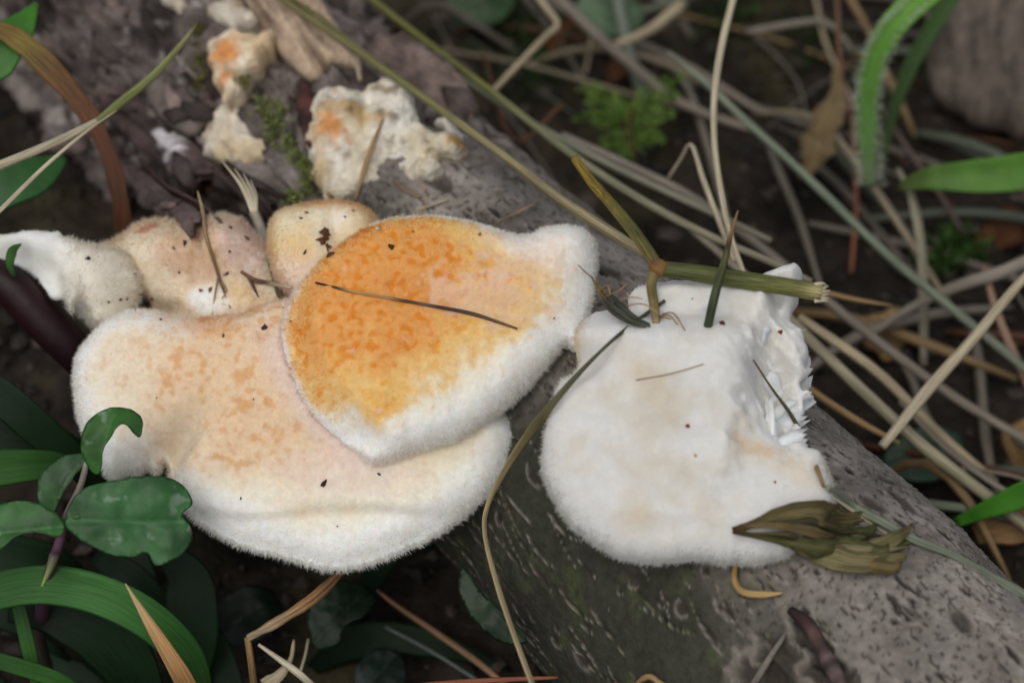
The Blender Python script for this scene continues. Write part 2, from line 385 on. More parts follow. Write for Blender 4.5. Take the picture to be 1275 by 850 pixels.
def fuzz(sh, parent, dens, length, width, colf=None, lean=.9, keep=None, name='fuzz', seed=1, clump=.55):
    V, T, d = sh['V'], sh['T'], sh['d']; rg = np.random.default_rng(seed)
    e = np.cross(V[T[:, 1]] - V[T[:, 0]], V[T[:, 2]] - V[T[:, 0]]); ar = np.linalg.norm(e, axis=1) / 2
    vn = np.zeros_like(V)
    for k in range(3): np.add.at(vn, T[:, k], e)
    vn /= np.linalg.norm(vn, axis=1, keepdims=True) + 1e-12
    rim = 1 + 1.6 * np.exp(-d[T].mean(1) / .1)
    wgt = ar * rim; n = int(dens * wgt.sum()); f = rg.choice(len(T), n, p=wgt / wgt.sum())
    b = rg.dirichlet((1, 1, 1), n); tri = T[f]
    def it(a): return (a[tri] * (b[..., None] if a.ndim == 2 else b)).sum(1)
    p = it(V); nn = it(vn); dd = it(d); oo = it(sh['out']); c = it(sh['c']); PX = it(sh['PX']); PY = it(sh['PY'])
    if keep is not None:
        k = keep(PX, PY, dd) > rg.random(n); p, nn, dd, oo, c, PX, PY = (q[k] for q in (p, nn, dd, oo, c, PX, PY)); n = len(p)
    edge = np.exp(-dd / .16)[:, None]
    cl = np.stack([fbm(p, 3.2, 2, 401), fbm(p, 3.2, 2, 402), fbm(p, 3.2, 2, 403)], 1) * clump
    cl2 = np.stack([pn(p * 11, 411), pn(p * 11, 412), pn(p * 11, 413)], 1) * clump
    D = nn * (.75 - .3 * edge) + oo * (.25 + lean * edge) + cl + cl2 + rg.normal(size=(n, 3)) * .28
    D /= np.linalg.norm(D, axis=1, keepdims=True)
    Ln = length(PX, PY, dd) * rg.uniform(.55, 1.3, n); Wd = width * rg.uniform(.7, 1.4, n)
    sd = np.cross(D, rg.normal(size=(n, 3))); sd /= np.linalg.norm(sd, axis=1, keepdims=True)
    bend = rg.normal(size=(n, 3)) * .3 + cl2 * .5 - np.array([0, 0, .1])
    p0 = p - nn * .012; p1 = p0 + D * (Ln * .55)[:, None]; p2 = p0 + (D + bend * .45) * Ln[:, None]
    w0 = sd * Wd[:, None] * .5
    VV = np.stack([p0 - w0, p0 + w0, p1 - w0 * .8, p1 + w0 * .8, p2], 1).reshape(-1, 3)
    k = np.arange(n)[:, None] * 5
    FF = np.concatenate([k + np.array([[0, 1, 3]]), k + np.array([[0, 3, 2]]), k + np.array([[2, 3, 4]])], 0)
    cc = c if colf is None else colf(c, PX, PY, dd)
    cc = cc * rg.uniform(.9, 1.08, (n, 1))
    o = mk(name, VV, FF, M_FUZZ, parent, np.repeat(cc, 5, 0), smooth=False)
    return tag(o, kind='stuff')
def dome(d, w): return np.sqrt(np.clip(1 - (1 - np.clip(d / w, 0, 1)) ** 2, 0, 1))

# ------------------------------------------------------------------ colours of the caps
CW = lin(247, 246, 241); CCREAM = lin(240, 228, 196); CPEACH = lin(232, 194, 148); COR = lin(228, 148, 56); CYEL = lin(238, 190, 100); CPINK = lin(234, 214, 204)
def mottle(p3, f, seed): return fbm(p3, f, 3, seed)
def granule(p3, f, seed):
    """matted felt: pale webbing round darker cells"""
    return 1 - sstep(.05, .6, pn(p3 * f * .8, seed) + .45 * pn(p3 * f * 1.7, seed + 1) + .35 * pn(p3 * f * .3, seed + 2))

# --- lower broad peach cap (thing: cap, knobby back, torn lobe)
peach = empty('bracket_fungus', Pt(330, 400, 40.5) - [0, 0, 1.5], 'broad peach and cream felty bracket fungus with pale knobby back, beneath the orange cap', 'fungus', 'bracket fungi on the log')
O_LOW = [(120, 420), (140, 402), (165, 393), (195, 394), (225, 402), (255, 405), (300, 400), (345, 385), (400, 375), (470, 385), (540, 420), (595, 475),
         (625, 512), (638, 530), (641, 548), (636, 570), (622, 598), (600, 625), (570, 650), (540, 669), (510, 684), (480, 697), (455, 705), (425, 709), (395, 708),
         (370, 700), (340, 691), (310, 684), (280, 672), (252, 655), (233, 636), (222, 612), (213, 600), (212, 588), (207, 581), (202, 590), (194, 594), (186, 587), (176, 592), (162, 592), (150, 598), (136, 596),
         (125, 577), (112, 552), (100, 525), (95, 490), (95, 460), (103, 438)]
def low_top(X, Y, d, p):
    z = .42 * dome(d, .55) + .35 * dome(d, 2.2)
    z += .5 * gauss(X, Y, 360, 470, 130, 90) + .16 * gauss(X, Y, 200, 450, 70, 60)
    z -= .5 * gauss(X, Y, 230, 562, 17, 42, 35) * sstep(0, .25, d)          # fold running in from the notch
    z += .16 * gauss(X, Y, 262, 585, 22, 40, 45) + .1 * gauss(X, Y, 190, 555, 22, 38, 10)
    f = Y - (648 + .00035 * (X - 400) ** 2 * -1 + 5 * np.sin(X / 40))
    z -= .16 * sstep(-4, 8, f) * sstep(220, 260, X) * (1 - sstep(520, 590, X)) * sstep(0, .1, d)  # the crease that sets off the rolled rim
    z += .05 * np.sin(Y / 7.0) * gauss(X, Y, 420, 640, 120, 16) * sstep(0, .2, d)
    z += .045 * fbm(p, 1.1, 3, 201) + (.016 * granule(p, 7.0, 213) + .02 * fbm(p, 3, 2, 203)) * sstep(0, .3, d)
    return z * sstep(-.02, .02, d + .02)
def low_bot(X, Y, d, p): return -.35 * dome(d, .7) - 2.6 * gauss(X, Y, 430, 420, 130, 80) + .03 * fbm(p, 1.5, 3, 207)
def low_col(X, Y, d, p):
    m = mottle(p, .9, 211); g = granule(p, 8.6, 213); e = d + .25 * m
    c = mixc(CW, CCREAM, sstep(.25, .8, e) * .55)
    pk = sstep(.12, .72, gauss(X, Y, 350, 490, 175, 130, 15) + .18 * m + .1 * mottle(p, 3, 215)); c = mixc(c, CPEACH, pk * .68)
    tip = (1 - g) * pk; c = mixc(c, lin(220, 160, 92), tip * .6)          # tawny cells between the pale webbing
    c = mixc(c, lin(226, 158, 78), sstep(.45, .8, gauss(X, Y, 270, 428, 55, 24) + .25 * m) * .35)
    c = mixc(c, CPINK, sstep(.2, .8, gauss(X, Y, 405, 520, 40, 120, -38)) * .75)
    c = mixc(c, CPINK, sstep(.3, .8, gauss(X, Y, 440, 600, 100, 40)) * .45)
    c = mixc(c, lin(208, 176, 120), sstep(.4, .9, gauss(X, Y, 560, 560, 70, 40)) * .3); c = mixc(c, lin(226, 210, 184), gauss(X, Y, 236, 560, 22, 36, 35))  # the yellowish patch paints in shade under the orange cap's edge
    return c
nlow = np.array([-.04, -.42, .9])
shl = sheet('cap', O_LOW, (370, 560, 37.7), nlow, low_top, low_bot, low_col, M_FUNGUS, peach, .05, .03, 4, 1)
BALD = lambda X, Y: np.clip(1.3 * gauss(X, Y, 236, 560, 20, 34, 35), 0, 1)
fuzz(shl, peach, 1150, lambda X, Y, d: .036 + .062 * np.exp(-d / .2), .009, seed=11, lean=1.0, keep=lambda X, Y, d: 1 - BALD(X, Y))
# knobby back
O_BACK = [(72, 345), (92, 316), (135, 310), (158, 296), (178, 281), (205, 278), (235, 283), (252, 284), (272, 274), (298, 279), (318, 296), (335, 315), (350, 340), (372, 372), (375, 415), (340, 432), (290, 430), (235, 422), (190, 412), (150, 415), (118, 406), (88, 378)]
def back_top(X, Y, d, p):
    z = .35 * dome(d, .5) + .75 * gauss(X, Y, 290, 315, 40, 36) + .55 * gauss(X, Y, 215, 325, 38, 34) + .35 * gauss(X, Y, 150, 335, 34, 30) + .4 * gauss(X, Y, 310, 388, 50, 26) + .2 * gauss(X, Y, 240, 378, 20, 24)
    z -= .5 * gauss(X, Y, 180, 378, 11, 9) + .28 * gauss(X, Y, 205, 388, 26, 9, 12) + .12 * gauss(X, Y, 258, 320, 8, 40, 8)
    return (z + .05 * fbm(p, 1.5, 3, 221) + .03 * fbm(p, 5, 2, 223)) * sstep(-.02, .02, d + .02)
def back_bot(X, Y, d, p): return -.4 * dome(d, .6) - 2.4 * gauss(X, Y, 270, 350, 90, 55)
def back_col(X, Y, d, p):
    m = mottle(p, 1.2, 225); c = mixc(lin(228, 208, 178), lin(236, 226, 206), np.clip(.5 + m, 0, 1))
    c = mixc(c, lin(206, 164, 128), sstep(.25, .8, gauss(X, Y, 262, 325, 60, 44) + .3 * m) * .6)
    c = mixc(c, lin(226, 206, 198), sstep(.3, .9, gauss(X, Y, 315, 320, 34, 50)) * .7)
    c = mixc(c, CW, sstep(.3, .8, gauss(X, Y, 268, 382, 34, 22) + .2 * m)); c = mixc(c, lin(226, 196, 140), gauss(X, Y, 310, 376, 26, 16) * .7)
    c = mixc(c, CW, sstep(160, 105, X) * .75)
    c = mixc(c, lin(72, 64, 78), sstep(.35, .9, gauss(X, Y, 181, 377, 10, 7) + .15 * m)); c = mixc(c, lin(160, 140, 120), gauss(X, Y, 203, 386, 30, 11, 10) * .6)  # dark of the small hole painted into the colour
    c = mixc(c, lin(196, 128, 104), sstep(.3, .8, gauss(X, Y, 192, 294, 18, 9, -20) + .2 * m) * .7)
    return c
shb = sheet('knobby_back', O_BACK, (240, 350, 39.6), (-.12, -.52, .85), back_top, back_bot, back_col, M_FUNGUS, peach, .05, .03, 4, 2)
fuzz(shb, peach, 1500, lambda X, Y, d: .05 + .09 * np.exp(-d / .18), .010, seed=12, clump=.8)
# torn white lobe on the far left
O_LOBE = [(-60, 330), (-30, 300), (0, 297), (30, 294), (52, 290), (70, 292), (76, 288), (82, 297), (100, 302), (122, 308), (150, 312), (165, 350), (150, 400), (122, 402), (112, 385), (104, 372), (94, 376), (88, 391), (82, 374), (64, 372), (52, 358), (38, 342), (22, 334), (0, 332), (-30, 345)]
def lobe_top(X, Y, d, p):
    z = .22 * dome(d, .35) + .35 * sstep(100, 40, X) * sstep(330, 295, Y) - .25 * gauss(X, Y, 60, 345, 36, 16, 40) + .3 * gauss(X, Y, 130, 345, 34, 40)
    z += .1 * np.sin((X + Y * .6) / 9) * gauss(X, Y, 70, 340, 50, 30) * sstep(0, .2, d)
    return z + .05 * fbm(p, 1.8, 3, 231) - .45 * sstep(112, 160, X)
def lobe_bot(X, Y, d, p): return -.3 * dome(d, .5) - .5 * gauss(X, Y, 140, 350, 40, 40)
def lobe_col(X, Y, d, p):
    m = mottle(p, 1.5, 235); return mixc(mixc(CW, lin(206, 202, 186), np.clip(.3 + m, 0, 1) * .6), lin(222, 212, 190), sstep(60, 130, X) * .6)
shv = sheet('torn_lobe', O_LOBE, (80, 340, 39.0), (-.2, -.6, .78), lobe_top, lobe_bot, lobe_col, M_WHITE, peach, .05, .04, 5, 3)
fuzz(shv, peach, 1300, lambda X, Y, d: .05 + .08 * np.exp(-d / .15) * (X > 85), .010, seed=13, keep=lambda X, Y, d: .25 + .75 * (X > 80))

# --- small buff cap behind
buff = empty('bracket_fungus', Pt(400, 330, 40.6) - [0, 0, .8], 'small rounded buff coloured bracket fungus tucked behind the orange cap', 'fungus', 'bracket fungi on the log')
O_BUFF = [(336, 305), (338, 280), (350, 266), (375, 259), (410, 254), (440, 257), (462, 268), (474, 290), (462, 330), (430, 370), (395, 385), (362, 372), (345, 350), (338, 328)]
def buff_top(X, Y, d, p): return .5 * dome(d, .6) + .25 * dome(d, 1.4) - .22 * gauss(X, Y, 422, 300, 14, 22, -20) + .05 * fbm(p, 1.5, 3, 241) + .02 * fbm(p, 6, 2, 242)
def buff_bot(X, Y, d, p): return -.4 * dome(d, .5) - 1.6 * gauss(X, Y, 405, 320, 50, 45)
def buff_col(X, Y, d, p):
    m = mottle(p, 1.3, 243); c = mixc(lin(232, 204, 152), lin(236, 222, 192), np.clip(.45 + m, 0, 1)); c = mixc(c, lin(226, 176, 116), sstep(280, 256, Y + 8 * m) * .7)
    c = mixc(c, CW, gauss(X, Y, 424, 283, 20, 20) * .6); return mixc(c, CPINK, sstep(310, 360, Y) * .7)
shf = sheet('cap', O_BUFF, (400, 310, 39.1), (.02, -.5, .86), buff_top, buff_bot, buff_col, M_FUNGUS, buff, .05, .02, 4, 4)
fuzz(shf, buff, 1500, lambda X, Y, d: .045 + .05 * np.exp(-d / .15), .010, seed=14)

# --- orange cap
orange = empty('bracket_fungus', Pt(460, 400, 39.4) - [0, 0, 1.2], 'bright orange fan shaped bracket fungus with wide white fuzzy margin', 'fungus', 'bracket fungi on the log')
O_OR = [(351, 400), (360, 372), (383, 347), (410, 320), (440, 297), (470, 284), (505, 277), (545, 275), (590, 283), (625, 293), (655, 298), (672, 291), (695, 285), (718, 287), (733, 297), (741, 315), (740, 345),
        (736, 372), (731, 400), (724, 424), (714, 439), (705, 431), (692, 443), (672, 468), (642, 498), (602, 529), (562, 550), (522, 562), (492, 571), (467, 577), (451, 568), (430, 552), (402, 530), (377, 502), (359, 462), (350, 430)]
NOR = np.array([.05, -.46, .88]); NOR /= np.linalg.norm(NOR)
def or_top(X, Y, d, p):
    z = .34 * dome(d, .45) + .5 * dome(d, 2.6) + .16 * gauss(X, Y, 500, 340, 110, 60)
    z -= .12 * gauss(X, Y, 560, 392, 120, 12, 10) * sstep(0, .3, d)
    z += .1 * gauss(X, Y, 690, 315, 40, 22) - .14 * gauss(X, Y, 700, 400, 26, 60, 40) * sstep(0, .2, d) + .1 * gauss(X, Y, 640, 460, 50, 26, -38)
    # the back left edge is grown on to the cap below
    mk_ = sstep(45, -5, X - (372 + .62 * np.maximum(Y - 420, 0))) * sstep(350, 405, Y) * sstep(585, 545, Y); wl = mk_ * sstep(.8, .02, d)
    for i in np.nonzero(wl > .01)[0]:
        hz = (hit(X[i], Y[i])[0] - Pt(540, 420, 37.35)) @ NOR; z[i] = z[i] * (1 - wl[i]) + wl[i] * min(z[i], hz + .05)
    z += .05 * fbm(p, 1.2, 3, 251) + (.016 * granule(p, 7.5, 265) + .02 * fbm(p, 3, 2, 253)) * sstep(0, .3, d)
    return z
def or_bot(X, Y, d, p): return -.3 * dome(d, .6) - 1.9 * gauss(X, Y, 450, 400, 70, 70)
def or_col(X, Y, d, p):
    m = mottle(p, .8, 261); m2 = mottle(p, 3.2, 263); g = granule(p, 7.5, 265)
    # orange body: strong at the centre left, fading to the white margin on the right and below
    k = gauss(X, Y, 436, 425, 125, 150, 10) + .95 * gauss(X, Y, 525, 330, 135, 60, 8) + .6 * gauss(X, Y, 590, 410, 100, 55, 0) + .16 * m + .12 * m2
    br = sstep(0, 110, (X - 470) * .8 + (Y - 400) * .8)                  # the white margin is wide on the free side, thin at the back
    k = k * (sstep(.0, .14, d + .05 * m2) * (1 - br) + br * sstep(.1, .85, d + .2 * m + .14 * m2))
    c = mixc(CW, CCREAM, sstep(.2, .9, d + .2 * m) * .6)
    web = fbm(p, 5, 3, 267); k = k + (.16 * web - .12 * g) * sstep(0, .3, k)
    c = mixc(c, lin(242, 210, 150), sstep(.06, .45, k) * .8)
    c = mixc(c, CYEL, sstep(.25, .75, k) * .85)
    c = mixc(c, COR, sstep(.5, 1.05, k + .3 * m) * .95)
    c = mixc(c, lin(224, 138, 42), sstep(.75, 1.3, k + .45 * m + .2 * m2) * .6)
    c = mixc(c, CYEL, sstep(.4, .9, gauss(X, Y, 480, 510, 60, 34, -15) + .2 * m2) * .6)
    c = mixc(c, CYEL, sstep(.5, .9, gauss(X, Y, 410, 330, 40, 26, -40)) * .5)
    c = mixc(c, CPINK, sstep(.3, .75, gauss(X, Y, 600, 385, 80, 34, 10) + .35 * m2 + .5 * web) * .5)
    c = mixc(c, CPINK, sstep(.2, .8, gauss(X, Y, 660, 330, 60, 50) + .3 * m2 + .5 * web) * .5)
    c = mixc(c, CPINK, sstep(.22, .0, d) * sstep(560, 480, X) * sstep(330, 400, Y) * .8)
    c = mixc(c, lin(238, 206, 150), g * .3 * sstep(.2, .6, k))
    c = mixc(c, CW, sstep(.3, .05, d) * .7 * (.03 + .97 * br))
    return c
sho = sheet('cap', O_OR, (540, 420, 37.35), (.05, -.46, .88), or_top, or_bot, or_col, M_FUNGUS, orange, .045, .03, 4, 5)
fuzz(sho, orange, 1250, lambda X, Y, d: .034 + .06 * np.exp(-d / .18), .009, seed=15, lean=.9)

# --- white torn fungus on the right
white = empty('bracket_fungus', Pt(850, 560, 36.2) - [0, 0, .6], 'plain white bracket fungus with torn ragged crown on the log top', 'fungus', 'bracket fungi on the log')
O_WH = [(782, 372), (800, 359), (830, 355), (860, 352), (900, 348), (940, 346), (962, 342), (978, 336), (988, 332), (996, 340), (999, 354), (995, 368), (994, 380), (986, 390), (987, 404), (997, 414), (1003, 428), (1008, 440), (1004, 454), (1006, 466), (996, 474), (1000, 484), (1012, 488), (1003, 500), (1002, 512), (995, 520), (999, 532), (997, 544), (1004, 556), (1014, 560), (1024, 570), (1031, 588), (1036, 610), (1034, 634), (1020, 655), (1000, 680), (975, 695), (940, 702),
        (905, 702), (870, 697), (832, 702), (795, 700), (760, 690), (730, 672), (705, 648), (688, 622), (678, 596), (675, 572), (680, 548), (687, 520), (693, 496), (700, 480), (712, 466), (722, 455), (716, 438), (720, 415), (736, 396), (762, 388), (782, 390)]
def wh_top(X, Y, d, p):
    z = .3 * dome(d, .4) + .28 * dome(d, 1.8)
    body = sstep(958, 918, X + .25 * (Y - 470) + 16 * fbm(p, 2.6, 4, 276)) * sstep(385, 450, Y)            # swollen body left of the torn hollow
    z += .42 * body * sstep(700, 480, Y) + .3 * gauss(X, Y, 800, 480, 70, 70) + .22 * gauss(X, Y, 890, 470, 36, 46)
    z += .3 * gauss(X, Y, 905, 378, 46, 22) + .3 * gauss(X, Y, 975, 352, 22, 16) + .3 * gauss(X, Y, 945, 395, 16, 22) + .25 * gauss(X, Y, 830, 378, 40, 16)
    z -= .14 * gauss(X, Y, 810, 408, 26, 9) + .1 * gauss(X, Y, 885, 408, 22, 9) + .32 * gauss(X, Y, 968, 376, 7, 24, 8)
    z -= 1.05 * gauss(X, Y, 964, 490, 24, 46, -14) + .25 * gauss(X, Y, 975, 540, 18, 26) + .6 * gauss(X, Y, 722, 470, 26, 20)
    z += .12 * gauss(X, Y, 985, 425, 18, 16) + .1 * np.sin((X * .8 - Y * .5) / 5.5) * gauss(X, Y, 980, 460, 30, 50) * sstep(0, .15, d)
    z += (.07 * gauss(X, Y, 760, 640, 50, 14, 38) - .06 * gauss(X, Y, 790, 610, 60, 10, 36) + .06 * gauss(X, Y, 850, 650, 80, 12, 4) - .06 * gauss(X, Y, 840, 560, 60, 12, 20) - .05 * gauss(X, Y, 750, 530, 12, 50, -20)
          + .05 * gauss(X, Y, 900, 585, 50, 16))
    z += .06 * fbm(p, 1.0, 3, 271) + .02 * fbm(p, 4, 3, 273) * sstep(0, .2, d)
    rag = np.exp(-np.clip(d, 0, 1) / .5) * sstep(930, 985, X) * sstep(600, 560, Y)
    z += rag * .12 * fbm(p, 3.5, 3, 275)
    ft = gauss(X, Y, 965, 490, 36, 66, -14); q1 = (X * .75 - Y * .65) / 7.; q2 = (X * .65 + Y * .75) / 34.
    z += ft * (.5 * np.abs(fbm(np.stack([q1 * .55, q2, 0 * X], 1), 1, 4, 278)) + .12 * fbm(np.stack([q1, q2, 0 * X], 1), 1.3, 3, 279))
    z += .1 * fbm(p, 3, 4, 277) * (gauss(X, Y, 920, 380, 60, 26) + gauss(X, Y, 960, 460, 40, 60))
    return z
def wh_bot(X, Y, d, p): return -.3 * dome(d, .5) - 2.0 * gauss(X, Y, 860, 480, 110, 100)
def wh_col(X, Y, d, p):
    m = mottle(p, 1.1, 281); c = mixc(lin(224, 223, 219), lin(214, 205, 187), np.clip(.35 + 1.2 * m, 0, 1) * sstep(.1, .7, d))
    c = mixc(c, lin(214, 178, 130), sstep(.45, .95, gauss(X, Y, 945, 570, 46, 14, 14) + .45 * mottle(p, 4, 283)) * .45)
    c = mixc(c, lin(218, 204, 176), gauss(X, Y, 1005, 600, 26, 20) * .35)
    c = mixc(c, lin(176, 184, 200), sstep(.3, 1, gauss(X, Y, 806, 408, 22, 10) + gauss(X, Y, 882, 404, 16, 8) + .2 * m) * .7)
    c = mixc(c, lin(150, 138, 120), sstep(.5, .9, gauss(X, Y, 925, 372, 46, 8, -8) + .45 * mottle(p, 3, 285)) * .5)
    c = mixc(c, lin(226, 206, 160), sstep(735, 712, X) * sstep(470, 440, Y) * .8)
    return c
nwh = np.array([-.05, -.4, .9])
shw = sheet('cap', O_WH, (850, 560, 34.65), nwh, wh_top, wh_bot, wh_col, M_WHITE, white, .045, .035, 4, 6)
fuzz(shw, white, 1500, lambda X, Y, d: .028 + .055 * np.exp(-d / .15), .0085, seed=16, keep=lambda X, Y, d: (.3 + .7 * sstep(560, 600, Y)) * (1 - .97 * sstep(925, 945, X) * sstep(590, 565, Y)) * (1 - .9 * sstep(410, 395, Y)), clump=.35)
# torn shards in and round the hollow
def shard(base_px, tip_px, wid, parent, lift=.15, curl=.15, th=.12):
    b, n0, tb = hit(*base_px); tp = Pt(tip_px[0], tip_px[1], tb - lift)
    ax = tp - b; L = np.linalg.norm(ax); ax /= L; s = np.cross(ax, -FW); s /= np.linalg.norm(s); nn = np.cross(s, ax)
    V = []; F = []; nv, nu = 7, 7
    wid = wid * 1.5; r = rng.normal(size=3)
    for side in (1, -1):
        for i in range(nv):
            v = i / (nv - 1); wdt = wid * (1.1 - .25 * v - .2 * v ** 3)
            for j in range(nu):
                u = j / (nu - 1) * 2 - 1
                jag = .14 * L * math.sin(u * 9 + r[0] * 3) * (v > .9) + .1 * L * r[1] * u * (v > .9)
                q = b - ax * .25 + ax * ((L + .25) * v + jag) + s * wdt * u + nn * (curl * v * v + .08 * math.cos(u * 2.5 + r[2]) + side * th * .5 * (1 - u * u) * (1.1 - v))
                V.append(q)
    K = nv * nu
    for i in range(nv - 1):
        for j in range(nu - 1):
            a = i * nu + j; F += [(a, a + 1, a + nu + 1, a + nu), (K + a + nu, K + a + nu + 1, K + a + 1, K + a)]
    for i in range(nv - 1):
        for j in (0, nu - 1):
            a = i * nu + j; F.append((a, a + nu, K + a + nu, K + a) if j == 0 else (K + a, K + a + nu, a + nu, a))
    for i in (0, nv - 1):
        for j in range(nu - 1):
            a = i * nu + j; F.append((K + a, K + a + 1, a + 1, a) if i == 0 else (a, a + 1, K + a + 1, K + a))
    V = np.array(V); V = V + .07 * np.stack([fbm(V, 2.2, 3, 287 + k) for k in range(3)], 1)
    return mk('torn_shard', V, F, M_WHITE, parent, np.tile(lin(242, 242, 240), (len(V), 1)) * rng.uniform(.94, 1))
for b, t, wd in [((966, 474), (1003, 440), .22), ((968, 492), (1007, 462), .2), ((976, 515), (1012, 492), .12), ((970, 535), (1000, 516), .14), ((958, 532), (960, 498), .07), 
                 ((978, 552), (1003, 545), .12), ((950, 424), (957, 406), .07)]:
    shard(b, t, wd, white, lift=.04 + .1 * random.random(), curl=.1 * random.uniform(-.5, 1.0))
# ------------------------------------------------------------------ strands: stalks, straws and blades
def strand_mesh(pts, wid, thick=None, sides=8, fold=0, twist=0, step=.25, up=None, wob=.0, seed=0, ragged=0, ripple=0):
    """pts world cm (n,3); wid half width(s); thick half thickness(es): closed tube or lens section"""
    P = catmull(pts, 8); P = resample(P, step); n = len(P); s = np.linspace(0, 1, n)
    if wob: P = P + wob * np.stack([fbm(P, .5, 2, 500 + seed + k) for k in range(3)], 1) * np.sin(s * math.pi)[:, None]
    wid = np.interp(s, np.linspace(0, 1, len(np.atleast_1d(wid))), np.atleast_1d(wid)) if np.ndim(wid) else np.full(n, wid)
    thick = wid if thick is None else (np.interp(s, np.linspace(0, 1, len(np.atleast_1d(thick))), np.atleast_1d(thick)) if np.ndim(thick) else np.minimum(np.full(n, thick), wid))
    if ragged: wid = wid * (1 + ragged * fbm(np.stack([s * n * step * 1.3, 0 * s + seed, 0 * s], 1), 1, 4, 520))
    T = np.gradient(P, axis=0); T /= np.linalg.norm(T, axis=1, keepdims=True)
    u0 = np.asarray(up if up is not None else -FW, float); a = np.arange(sides) / sides * 2 * math.pi
    V = []; C = []
    for i in range(n):
        b = np.cross(T[i], u0); b /= np.linalg.norm(b) + 1e-9; nn = np.cross(b, T[i])
        tw = twist * s[i]; b, nn = b * math.cos(tw) + nn * math.sin(tw), nn * math.cos(tw) - b * math.sin(tw)
        ca, sa = np.cos(a), np.sin(a)
        rp = ripple * math.sin(i * step * 5 + seed) * wid[i] + ripple * .6 * math.sin(i * step * 13 + 2 * seed) * ca * wid[i]
        V.append(P[i] + np.outer(ca * wid[i], b) + np.outer(np.ones(sides) * rp, nn) + np.outer(sa * thick[i] + fold * np.abs(ca) * wid[i], nn))
        C.append(np.stack([np.abs(a / math.pi - 1) * wid.max() * 6, np.full(sides, s[i] * n * step)], 1))
    V = np.vstack(V); C = np.vstack(C); F = []
    for i in range(n - 1):
        for j in range(sides):
            p, q = i * sides + j, i * sides + (j + 1) % sides; F.append((p, q, q + sides, p + sides))
    F.append(tuple(range(sides))[::-1]); F.append(tuple(range((n - 1) * sides, n * sides)))
    return V, F, C, np.repeat(s, sides)
def grad(stops, s, V, amt=.18, seed=0):
    st = np.array([lin(*c) for _, c in stops]); ps = [p for p, _ in stops]
    c = np.stack([np.interp(s, ps, st[:, k]) for k in range(3)], 1)
    return c * (1 + amt * fbm(V, 1.7, 3, 600 + seed))[:, None]
STRAW = [(0, (188, 174, 144)), (.5, (168, 154, 126)), (1, (184, 168, 138))]
GREY = [(0, (142, 134, 122)), (.5, (122, 114, 102)), (1, (138, 128, 114))]
PALE = [(0, (206, 196, 168)), (1, (184, 172, 146))]
OLIVE = [(0, (112, 112, 66)), (.5, (134, 128, 88)), (1, (160, 150, 116))]
BLUEG = [(0, (136, 144, 122)), (.5, (112, 122, 104)), (1, (120, 126, 108))]
GREEN = [(0, (40, 72, 34)), (.5, (60, 108, 46)), (1, (52, 92, 40))]
SHADEGREEN = [(0, (14, 30, 16)), (.5, (24, 48, 24)), (1, (20, 40, 20))]  # leaf green with deep shade painted into it
TAN = [(0, (150, 118, 78)), (1, (176, 148, 104))]
BROWN = [(0, (112, 74, 48)), (1, (84, 54, 38))]
sid = [0]
def strand(name, pts, wid, stops, label=None, cat='grass', group=None, parent=None, mat=None, **kw):
    sid[0] += 1
    P = np.array([W(p) for p in pts]) if not isinstance(pts, np.ndarray) else pts
    V, F, C, s = strand_mesh(P, wid, seed=sid[0], **kw)
    o = mk(name, V, F, mat or M_STRAND, parent, grad(stops, s, V, seed=sid[0]), uv=C, origin=None if parent else P[np.argmin(P[:, 2])])
    if label: tag(o, label, cat, group)
    return o

# ---- torn bark, wood and old fungus on the far stretch of the log
def near_log(px, py, off): return hit(px, py)[2] - off
def simple_col(a, b, f, seed): return lambda X, Y, d, p: mixc(lin(*a), lin(*b), np.clip(.5 + fbm(p, f, 4, seed), 0, 1))
NL = -FW * .5 + np.array([-.15, 0, .75])
def wood_top(X, Y, d, p):
    q = (X - 340) * .82 + (Y) * -.57
    return .25 * dome(d, .3) + .06 * np.sin(q / 5.5 + 3 * fbm(p, .8, 2, 701)) + .2 * fbm(np.stack([q / 9, (X + Y) / 90, 0 * X], 1), 1, 3, 703)
def wood_col(X, Y, d, p):
    q = (X - 340) * .82 + (Y) * -.57; m = fbm(np.stack([q / 8, (X + Y) / 80, 0 * X], 1), 1, 4, 705)
    return mixc(lin(196, 174, 150), lin(108, 88, 74), np.clip(.4 + m, 0, 1))
sheet('split_wood', [(296, -30), (318, 20), (335, 50), (352, 72), (368, 88), (384, 100), (404, 92), (412, 78), (424, 82), (440, 84), (446, 102), (453, 92), (448, 72), (432, 48), (415, 22), (398, -5), (380, -35)],
      (375, 40, near_log(375, 40, .55)), NL, wood_top, lambda X, Y, d, p: -.5 * dome(d, .3), wood_col, M_WOOD, log, .07, .06, 4, 21)
sheet('bark_flake', [(450, 60), (490, 40), (540, 62), (585, 110), (596, 145), (570, 150), (535, 128), (500, 105), (465, 95)],
      (520, 95, near_log(520, 95, .3)), NL, lambda X, Y, d, p: .1 * dome(d, .2) + .25 * fbm(np.stack([(X * .6 - Y * .8) / 12, (X * .8 + Y * .6) / 60, 0 * X], 1), 1, 4, 711), lambda X, Y, d, p: -.3 * dome(d, .3), simple_col((128, 112, 104), (70, 58, 55), 1.6, 713), M_BARK, log, .08, .06, 3, 22)
sheet('bark_flake', [(180, 95), (215, 100), (240, 120), (262, 135), (255, 150), (235, 168), (205, 150), (185, 128)],
      (220, 128, near_log(220, 128, .5)), NL, lambda X, Y, d, p: .12 * dome(d, .2) + .05 * np.sin((X + Y) / 6), lambda X, Y, d, p: -.4 * dome(d, .3), simple_col((132, 122, 116), (92, 82, 78), 1.5, 717), M_BARK, log, .07, .05, 3, 23)
